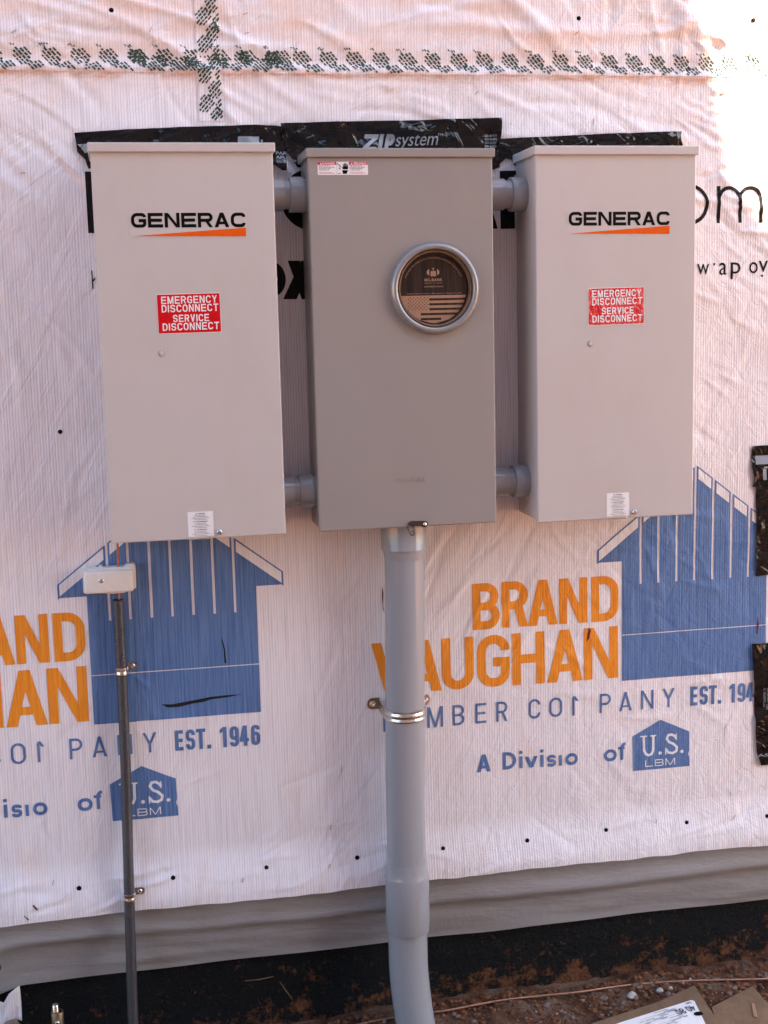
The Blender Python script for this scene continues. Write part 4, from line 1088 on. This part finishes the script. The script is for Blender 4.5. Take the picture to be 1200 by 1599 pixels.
# latch under the cover
mb = MB()
def L2(px, py): return W(px, py, yf-.004)
A = L2(664, 818.5); B = L2(641, 819)
mb.prism([A_ for A_ in [(A[0]+.0072*cos(radians(t_)), A[1]+.0072*sin(radians(t_))) for t_ in range(-90, 91, 15)]]+[(B[0]+.002, B[1]+.0072), (B[0]-.006, B[1]+.001), (B[0]-.003, B[1]-.0035), (B[0]+.014, B[1]-.0035), (A[0]-.008, A[1]-.0058)], yf+.001, yf-.005, 'iron', .0008)
mb.lathe((A[0]-.0005, yf-.005, A[1]), 'y', [(0, .0042), (-.0015, .0040), (-.0030, .0024), (-.0034, .0003)], 'steel', 20)
mb.box(L2(630, 0)[0], L2(653, 0)[0], yf-.005, yf+.014, A[1]-.0060, A[1]-.0036, 'steel', .0006, 2)
mb.build('latch', meter, recalc=True)
mb = MB(); T0 = L2(641, 823); B0 = L2(644.5, 832.5)
pth = [(B0[0]+.0052*cos(radians(t_)), yf-.003, B0[1]+.0052*sin(radians(t_))) for t_ in range(-170, 11, 15)]
mb.tube([(T0[0]-.0045, yf+.001, T0[1]), (T0[0]-.005, yf-.003, T0[1]-.003)]+pth+[(T0[0]+.0068, yf-.003, T0[1]-.001), (T0[0]+.006, yf+.001, T0[1]+.001)], .0012, 'iron', 8)
lp = [(B0[0]+.0042*cos(2*pi*k/20), yf-.0035, B0[1]+.0042*sin(2*pi*k/20)) for k in range(21)]; mb.tube(lp, .0011, 'iron', 8, caps=False)
mb.build('seal_ring', meter)

# ------------------------------------------------------------------ short conduits between the boxes
def coupling(xa, xb, za, label, gap2):
    yc_ = -.072
    r = thing('conduit_coupling', label, 'conduit coupling', ((xa+xb)/2, yc_, za), 'grey plastic couplings joining the boxes')
    L = xb-xa; a1 = .49 if gap2 else .40; a2 = .655 if gap2 else .56
    mb = MB(); mb.lathe((xa, yc_, za), 'x', [(-.006, .0350), (L*a1*.97, .0354), (L*a1, .0350), (L*a1+.0001, .031)], 'pvc', 56, caps=False); mb.build('bell_end', r, sharp=50)
    mb = MB(); mb.lathe((xa, yc_, za), 'x', [(L*a1-.004, .0312), (L*a2+.004, .0312)], 'pvc', 56, caps=False); mb.build('pipe', r, sharp=50)
    mb = MB(); mb.lathe((xa, yc_, za), 'x', [(L*a2, .031), (L*a2+.0002, .0374), (L*a2+.0012, .0382), (L*.97, .0384), (L*.985, .0368), (L+.006, .0366)], 'pvc', 56, caps=False); mb.build('adapter', r, sharp=50)
    return r
coupling(.1893, .2656, 1.508, 'grey conduit coupling near the top between the left box and the meter box', False)
coupling(.1893, .2656, .855, 'grey conduit coupling near the bottom between the left box and the meter box', False)
coupling(.6716, .7642, 1.506, 'grey conduit coupling near the top between the meter box and the right box', True)
coupling(.6716, .7642, .855, 'grey conduit coupling near the bottom between the meter box and the right box', True)

# ------------------------------------------------------------------ riser
YR = -.078
rise = thing('riser_conduit', 'thick grey plastic conduit running from under the meter box down into the clay', 'conduit', (.4657, YR, -.5))
cxr = lambda z: .4600+(.4709-.4600)*sstep(.0, .75, z) if z > -.05 else .4600-.0012*sstep(-.05, -.29, z)+.018*max(0, (-.30-z)/.2)**1.6
mb = MB(); zs = [.70+(-.12-.70)*k/24 for k in range(25)]
mb.tube([(cxr(z), YR, z) for z in zs], .0462, 'pvc', 64); mb.build('pipe', rise, sharp=60)
mb = MB(); mb.tube([(.4712, YR, z) for z in (.776, .716, .7145, .7130, .7120, .690)], [.0528, .0528, .0535, .0535, .0500, .0470], 'pvc', 64); mb.build('box_adapter', rise, sharp=50)
mb = MB(); mb.tube([(cxr(z)+.0005, YR, z) for z in (-.040, -.062, -.074, -.080, -.2105, -.2125, -.2130)], [.0464, .0480, .0510, .0522, .0530, .0522, .048], 'pvc', 64); mb.build('bell_coupling', rise, sharp=40)
mb = MB(); zs = [-.15-.75*k/30 for k in range(31)]
mb.tube([(cxr(z), YR-.10*max(0, (-.25-z)/.5)**2, z) for z in zs], .0472, 'pvc', 64); mb.build('lower_bend', rise, sharp=60)
zc = .3230
strap = thing('pipe_strap', 'shiny two-hole metal strap holding the thick grey conduit to the wall', 'pipe strap', (.463, -.01, zc))
mb = MB(); vs = []; fs = []; NA = 48
prof = [(-.0135, 0), (-.0125, .0018), (-.0075, .0022), (-.0062, .0008), (-.0015, .0008), (-.0005, .0024), (.0055, .0028), (.0068, .0010), (.0105, .0012), (.0125, .0020), (.0135, .0004)]
cxs = cxr(zc)
for i in range(NA+1):
    an = pi+pi*i/NA
    for dz_, dr in prof: r_ = .0470+dr; vs.append((cxs+r_*cos(an), YR+r_*sin(an), zc+dz_))
np_ = len(prof)
# straight legs back to the wall
for i in range(NA):
    for k in range(np_-1): a = i*np_+k; fs.append((a, a+1, a+np_+1, a+np_))
b0 = len(vs)
for side in (0, NA):
    for dz_, dr in prof: r_ = .0470+dr; vs.append((cxs+(-r_ if side == 0 else r_), -.006, zc+dz_))
for k in range(np_-1):
    fs.append((k, k+1, b0+k+1, b0+k)); e0 = NA*np_+k; fs.append((e0, e0+1, b0+np_+k+1, b0+np_+k))
mb.raw(vs, fs, 'steel'); mb.build('band', strap, sharp=60)
for sgn in (-1, 1):
    mb = MB(); cx_ = cxs+sgn*(.0490+.0155)
    pts = [(cx_+sgn*.012*cos(radians(t_)), zc+.006+.0135*sin(radians(t_))) for t_ in range(-90, 91, 15)]+[(cxs+sgn*.047, zc+.0195), (cxs+sgn*.047, zc-.0075)]
    mb.prism(pts, -.0065, -.0085, 'brass' if sgn < 0 else 'steel', .0004); tb = mb.build('tab', strap, recalc=True, smooth=False)
    mb = MB(); mb.lathe((cx_, -.0085, zc+.006), 'y', [(0, .0078), (-.0008, .0078), (-.001, .0052), (-.0032, .0050), (-.0038, .0035), (-.0026, .0018), (-.0026, .0002)], 'steel', 24); mb.build('screw', tb, recalc=True)

# ------------------------------------------------------------------ grounding conduit, bonding block, copper
cable = thing('flexible_conduit', 'thin ribbed charcoal flexible conduit running down the wall below the left box', 'conduit', (-.197, -.03, -.5))
ctrl = [(-.1800, .6235), (-.1797, .55), (-.1800, .468), (-.1810, .35), (-.1826, .226), (-.1865, .07), (-.1903, -.0838), (-.1940, -.2419), (-.1965, -.36), (-.198, -.50), (-.198, -.62)]
def interp(z):
    for (a, b), (c, d) in zip(ctrl[:-1], ctrl[1:]):
        if d <= z <= b: return c+(a-c)*(z-d)/(b-d)
    return ctrl[-1][0]
pts = []; rad = []; n = 1120
for k in range(n):
    z = .6235-k*.00108; sm = sum(interp(min(.6235, z+o_)) for o_ in (-.04, -.02, 0, .02, .04))/5
    pts.append((sm, -.028-.018*sstep(.15, -.05, z), z)); rad.append(.01215+.00035*sin(2*pi*z/.0054))
mb = MB(); mb.tube(pts, rad, 'flex', 22); mb.build('jacket', cable, sharp=180)
mb = MB(); mb.lathe((-.1800, -.028, .6240), 'z', [(0, .0112), (.0004, .0090), (-.010, .0088), (-.010, .001)], 'hole', 20, caps=False); mb.build('cut_end', cable)
gw = thing('copper_wire', 'short upright bare copper wire between the left box and the charcoal conduit', 'wire', (-.177, -.026, .62))
mb = MB(); mb.tube([(-.1740, -.026, .79), (-.1745, -.026, .75), (-.1752, -.027, .71), (-.1745, -.025, .68), (-.1765, -.027, .65), (-.1772, -.027, .60)], .0026, 'copper', 12); mb.build('strand', gw)
bx0, bx1, bz0, bz1 = -.2545, -.1380, .6395, .7015
block = thing('bonding_block', 'small white plastic grounding terminal block with one screw under the left box', 'terminal block', ((bx0+bx1)/2, -.004, bz0))
mb = MB()
pts = [(bx0+.003, bz0+.003), (bx0+.05, bz0+.0005), (bx0+.052, bz0-.001), (bx0+.09, bz0-.0005), (bx0+.095, bz0+.004), (bx1-.002, bz0+.008), (bx1, bz0+.012), (bx1+.001, bz1-.004), (bx1-.003, bz1+.002), (bx1-.018, bz1+.002), (bx1-.026, bz1-.003), (bx0+.045, bz1-.003), (bx0+.044, bz1+.0005), (bx0+.036, bz1+.0005), (bx0+.035, bz1-.004), (bx0+.003, bz1-.006), (bx0, bz1-.010), (bx0, bz0+.006)]
mb.prism(pts, -.005, -.034, 'plastic', .003); base = mb.build('base_shell', block, recalc=True, sharp=30)
mb = MB(); mb.box(bx0+.004, bx1-.0065, -.046, -.030, bz0+.0035, bz1-.0085, 'plastic', .005, 4); cvr = mb.build('cover', block, sharp=50)
mb = MB(); sx_, sz_ = W(158, 907, -.046)
mb.lathe((sx_, -.0455, sz_), 'y', [(0, .0058), (-.0012, .0056), (-.0024, .0042), (-.0024, .0022), (-.0012, .0018), (-.0012, .0002)], 'steel', 20); mb.build('screw', cvr, recalc=True)
def small_strap(px, py, zc, label):
    x = interp(zc); yc2 = -.028-.018*sstep(.15, -.05, zc); yw = -H(x+.025, zc)-.0008; r = thing('conduit_clip', label, 'conduit clip', (x, -.01, zc), 'one-hole clips on the flexible conduit')
    mb = MB(); vs = []; fs = []; prof = [(-.0085, 0), (-.0078, .0014), (-.002, .0014), (0, .0004), (.002, .0014), (.0078, .0014), (.0085, 0)]; NA = 30
    for i in range(NA+1):
        an = radians(150+215*i/NA)
        for dz_, dr in prof: r_ = .0127+dr; vs.append((x+r_*cos(an), yc2+r_*sin(an), zc+dz_))
    m_ = len(prof)
    for i in range(NA):
        for k in range(m_-1): a = i*m_+k; fs.append((a, a+1, a+m_+1, a+m_))
    mb.raw(vs, fs, 'steel')
    mb.box(x+.0125, x+.0145, yc2-.002, yw, zc-.0085, zc+.0085, 'steel', .0005, 1)
    mb.build('band', r, sharp=60)
    mb = MB(); zt_ = zc+.004
    mb.prism([(x+.0135, zt_-.0085), (x+.030, zt_-.0085), (x+.0355, zt_-.004), (x+.0355, zt_+.004), (x+.030, zt_+.0085), (x+.0135, zt_+.0085)], yw, yw-.0025, 'darksteel', .0005); t_ = mb.build('tab', r, recalc=True, smooth=False)
    mb = MB(); mb.lathe((x+.025, yw-.0025, zt_), 'y', [(0, .0058), (-.002, .0055), (-.0034, .004), (-.0026, .0018), (-.0026, .0002)], 'steel', 20); mb.build('screw', t_, recalc=True)
small_strap(0, 0, W(190, 1046, -.02)[1], 'small metal clip on the charcoal conduit, over the blue print')
small_strap(0, 0, W(202, 1393, -.02)[1], 'small metal clip on the charcoal conduit, at the lower edge of the white film')
x_, z_ = W(88, 1590, -.06)
rod = thing('ground_rod', 'grounding rod with a brass clamp and bolt at the bottom left', 'ground rod', (x_, -.06, -.5))
zt_ = W(86, 1569, -.06)[1]
mb = MB(); mb.tube([(x_-.0005, -.06, -.55), (x_-.0005, -.06, zt_-.002), (x_-.0005, -.06, zt_)], [.0078, .0078, .0066], 'steel', 20); mb.build('rod', rod, sharp=40)
mb = MB(); mb.lathe((x_+.003, -.062, zt_-.052), 'z', [(0, .0125), (.001, .014), (.035, .014), (.036, .0132), (.036, .0105), (.004, .0105)], 'brass', 28, caps=False); mb.build('clamp', rod, sharp=50)
mb = MB(); mb.lathe((x_+.003, -.075, zt_-.036), 'y', [(.004, .005), (-.006, .005), (-.0072, .0040), (-.0075, .0003)], 'steel', 16); mb.build('bolt', rod, recalc=True)

# ------------------------------------------------------------------ ground
ZG = -.475
def gz(x, y):
    z = ZG+.022*sstep(-.16, .02, y)+.012*noise.noise(Vector((x*5, y*5, 3)))+.006*noise.noise(Vector((x*17, y*17, 3)))+.0055*noise.noise(Vector((x*45, y*45, 3)))
    z -= .030*sstep(.6, -.1, x)
    z -= .02*sstep(-.2, -.7, y)
    return z
mb = MB(); vs = []; fs = []
GXX = grid_lines([(-400, -60, 60), (-60, -6, 6), (-6, -.7, .5), (-.7, 1.7, .012), (1.7, 6, .5), (6, 60, 6), (60, 400, 60)])
GYY = grid_lines([(-400, -60, 60), (-60, -6, 6), (-6, -1.0, .5), (-1.0, .05, .012)])+[.3, 4, 20, 60]
for y in GYY:
    for x in GXX: vs.append((x, y, gz(x, y) if -7 < x < 7 and -7 < y else ZG-.04))
nx = len(GXX)
for j in range(len(GYY)-1):
    for i in range(nx-1): a = j*nx+i; fs.append((a, a+1, a+nx+1, a+nx))
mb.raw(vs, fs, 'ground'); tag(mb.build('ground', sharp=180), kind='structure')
def pebble(mb, x, y, z, r, m, rn, sub=1):
    bm = bmesh.new(); bmesh.ops.create_icosphere(bm, subdivisions=sub, radius=1); s_ = rn.uniform(0, 99)
    sx, sy, sz = rn.uniform(.8, 1.3), rn.uniform(.7, 1.1), rn.uniform(.5, .8); a = rn.uniform(0, 6.3)
    for v in bm.verts:
        c_ = v.co*(1+.35*noise.noise(v.co*1.3+Vector((s_, 0, 0)))); c_ = Vector((c_.x*sx, c_.y*sy, c_.z*sz)); c_.rotate(Matrix.Rotation(a, 3, 'Z')); v.co = Vector((x, y, z))+c_*r
    mb.bm(bm, m)
rn = random.Random(4); mb = MB()
for k in range(2600):
    x = rn.uniform(.25, 1.65); y = -.03-.7*rn.random()
    pebble(mb, x, y, gz(x, y)+.001, rn.choice((.002, .0028, .0035, .005, .008))*rn.uniform(.7, 1.2), 'gravel' if rn.random() < .96 else 'stone', rn, 0)
for k in range(2200):
    x = rn.uniform(.15, 1.65); y = -.005-.55*rn.random()**2
    pebble(mb, x, y, gz(x, y)+.001, rn.choice((.002, .003, .004, .006, .009))*rn.uniform(.7, 1.3), 'clod', rn, 0 if rn.random() < .8 else 1)
tag(mb.build('gravel', sharp=20), kind='stuff')
for px, py, r_, lab in ((987, 1561, .0125, 'pale stone lying left of the cardboard sheet, largest and whitest'), (1031, 1555, .010, 'dull grey stone beside the edge of the cardboard, middle of three'), (1047, 1553, .008, 'small grey stone beside the upper edge of the cardboard')):
    x, y = G(px, py, ZG+.004); mb = MB(); pebble(mb, x, y, gz(x, y)+.004, r_, 'stone', rn, 3)
    tag(mb.build('stone', origin=Vector((x, y, gz(x, y))), sharp=60), lab, 'stone', 'stones by the cardboard')
x, y = W(18, 1598, -.03)
mb = MB(); pebble(mb, x, -.03, y-.012, .022, 'gravel', rn, 3); tag(mb.build('stone', origin=Vector((x, -.03, y-.03)), sharp=60), 'dark grey stone under the torn white film at the bottom left corner', 'stone')
gwp = []
for px, py, zo in ((540, 1606, .0), (575, 1597, .002), (612, 1590, .004), (660, 1583, .006), (700, 1578, .008), (780, 1563, .010), (840, 1556, .010), (905, 1549.5, .010), (960, 1541.5, .008), (1010, 1536, .008), (1080, 1532, .008), (1140, 1530.5, .008), (1205, 1529, .008), (1290, 1527, .008)):
    x, y = G(px, py, ZG+.014+zo); gwp.append(Vector((x, min(y, -.012), ZG+.014+zo)))
sm = []
for i in range(len(gwp)-1):
    p0, p1, p2, p3 = gwp[max(0, i-1)], gwp[i], gwp[i+1], gwp[min(len(gwp)-1, i+2)]
    for k in range(8): t = k/8; sm.append(.5*((2*p1)+(p2-p0)*t+(2*p0-5*p1+4*p2-p3)*t*t+(3*p1-p0-3*p2+p3)*t*t*t))
mb = MB(); mb.tube(sm, .0030, 'dullcopper', 12)
tag(mb.build('copper_wire', origin=gwp[6], sharp=180), 'long bare copper wire lying along the foot of the black foundation', 'wire')
# straw and twigs stuck to the foundation
for px0, py0, px1, py1 in ((438, 1537, 458, 1565), (383, 1536, 428, 1529)):
    a, b = W(px0, py0, .0), W(px1, py1, .0); mb = MB()
    mb.tube([(a[0], .012, a[1]), ((a[0]+b[0])/2, .004, (a[1]+b[1])/2+.002), (b[0], .012, b[1])], [.0010, .0014, .0008], 'straw', 8)
    tag(mb.build('twig', origin=Vector((a[0], .01, a[1]))), 'dry twig lying %s against the black foundation left of the thick conduit' % ('steeply' if px0 == 438 else 'almost level'), 'twig')

# cardboard
def sheet(pts, z, th, name, parent, m='card', tilt=0.):
    """pts: picture corners of a sheet lying at height z"""
    q = [G(a, b, z) for a, b in pts]
    ar = sum(q[i][0]*q[(i+1) % len(q)][1]-q[(i+1) % len(q)][0]*q[i][1] for i in range(len(q)))
    if ar < 0: q = q[::-1]
    mb = MB(); tri = tessellate_polygon([[Vector((p[0], p[1], 0)) for p in q]])
    bm = bmesh.new(); vv = [bm.verts.new((p[0], p[1], z)) for p in q]; f = bm.faces.new(vv)
    r = bmesh.ops.extrude_face_region(bm, geom=[f])
    for e_ in r['geom']:
        if isinstance(e_, bmesh.types.BMVert): e_.co.z -= th
    bmesh.ops.recalc_face_normals(bm, faces=bm.faces)
    for k in range(40):
        co = [k*.02-.2+.9*0, 0, 0]
    bmesh.ops.triangulate(bm, faces=[f_ for f_ in bm.faces if len(f_.verts) > 4])
    mb.bm(bm, m); return mb, q
zc_ = ZG+.028
cb = thing('cardboard_sheet', 'flattened brown cardboard box with a white shipping label, on the clay at the bottom right', 'cardboard', (*G(1040, 1599, zc_), ZG))
mb, q_ = sheet(((1085, 1539), (1133, 1612), (1185, 1700), (880, 1760), (860, 1640), (923, 1599), (1031, 1564)), zc_, .004, 'flap', cb); mb.build('flap', cb, smooth=False)
mb = MB()
ca = [G(*p_, zc_) for p_ in ((1029, 1566.5), (1033, 1565.3), (1043, 1582), (1039, 1583))]
mb.poly([(p_[0], p_[1], zc_+.0007) for p_ in ca], 'straw'); mb.build('torn_crease', cb, smooth=False)
mb, q_ = sheet(((969, 1597), (1080, 1562), (1085, 1563.5), (1115, 1625), (960, 1665), (935, 1610)), zc_+.0014, .0008, 'label', cb, 'white')
def lab_pt(u, v):
    """u along the label's far edge, v towards the viewer, in metres"""
    a = Vector(G(1083, 1562, zc_)); b = Vector(G(969, 1598, zc_)); d = (b-a).normalized(); n_ = Vector((-d.y, d.x)); 
    if n_.y > 0: n_ = -n_
    p_ = a+d*u+n_*v; return (p_.x, p_.y, zc_+.0024)
def lt(s_, u0, u1, v0, v1, m='black', bold=.02): ftext(mb, s_, u0, u1, v0, v1, 0, m, bold, fn=lambda u, v: lab_pt(u, v))
lt('40 80', .022, .076, .019, .044, 'black', .0)
rl = random.Random(8)
for k in range(26):
    u = rl.uniform(.06, .17); v = .006+.006*(k % 11); w_ = rl.uniform(.008, .03)
    mb.poly([lab_pt(u, v), lab_pt(u+w_, v), lab_pt(u+w_, v+.0016), lab_pt(u, v+.0016)], 'textgrey')
for k, v in enumerate((.006, .010)): mb.poly([lab_pt(.012, v), lab_pt(.030, v), lab_pt(.030, v+.0018), lab_pt(.012, v+.0018)], 'textgrey')
for v in (.016, .034, .052): mb.poly([lab_pt(.062, v), lab_pt(.175, v), lab_pt(.175, v+.0006), lab_pt(.062, v+.0006)], 'black')
ce = [lab_pt(.034+.012*cos(2*pi*k/24), .060+.009*sin(2*pi*k/24)) for k in range(24)]; mb.poly(ce, 'black')
mb.build('shipping_label', cb, smooth=False)
cb2 = thing('cardboard_sheet', 'second piece of plain brown cardboard, at the very bottom right corner', 'cardboard', (*G(1180, 1590, zc_-.01), ZG))
mb, q_ = sheet(((1176, 1540), (1215, 1585), (1290, 1640), (1260, 1720), (1150, 1700), (1112, 1573)), zc_-.008, .004, 'flap', cb2); mb.build('flap', cb2, smooth=False)
mb = MB(); z_ = zc_-.0075; ca = [G(*p_, z_) for p_ in ((1174, 1568), (1179, 1569), (1184, 1590), (1178, 1590))]
mb.poly([(p_[0], p_[1], z_+.003) for p_ in ca], 'kraft'); mb.build('torn_patch', cb2, smooth=False)

# ------------------------------------------------------------------ added unseen house-form blocker, shaped to shade this wall, behind the viewer
sx_, sy_, sz_ = SUN_TRAVEL
YN = -4.3; tt = -YN/sy_
def back(x, z): return (x-sx_*tt, z-sz_*tt)
prof = [back(*p_) for p_ in ((-2.4, 2.75), (1.02, 2.75), (1.19, 2.05), W(1095, 0), W(1118, 90), W(1130, 160), W(1148, 260), W(1170, 300), W(1200, 340), W(1260, 395), (1.72, 1.20), (2.25, .80))]
nb = thing('shade_blocker', 'unseen house-shaped blocker with a steep roof, added to shade the wrapped wall', 'shade blocker', (-4, YN-1.5, -.5))
last = prof[-1]; mb = MB()
left = last[0]-9.5
rear = 4.0
mb.box(left, last[0]-.10, YN-.6, YN-.15, -.5, last[1]-.12, 'render'); mb.box(left, last[0]-2.6, YN-rear, YN-.6, -.5, last[1]-.12, 'render'); mb.build('wall', nb, smooth=False)
out = [(left-.3, prof[0][1])]+prof[1:]+[(left-.3, last[1])]
n = len(out); mb = MB()
vs = [(p_[0], YN, p_[1]) for p_ in out]+[(p_[0]-(3.6 if p_[0] > left else 0), YN-rear, min(p_[1], prof[0][1])) for p_ in out]
fs = [tuple(range(n)), tuple(range(n, 2*n))[::-1]]+[(k, n+k, n+(k+1) % n, (k+1) % n) for k in range(n)]
mb.raw(vs, fs, 'shingle'); mb.build('roof', nb, smooth=False, recalc=True)
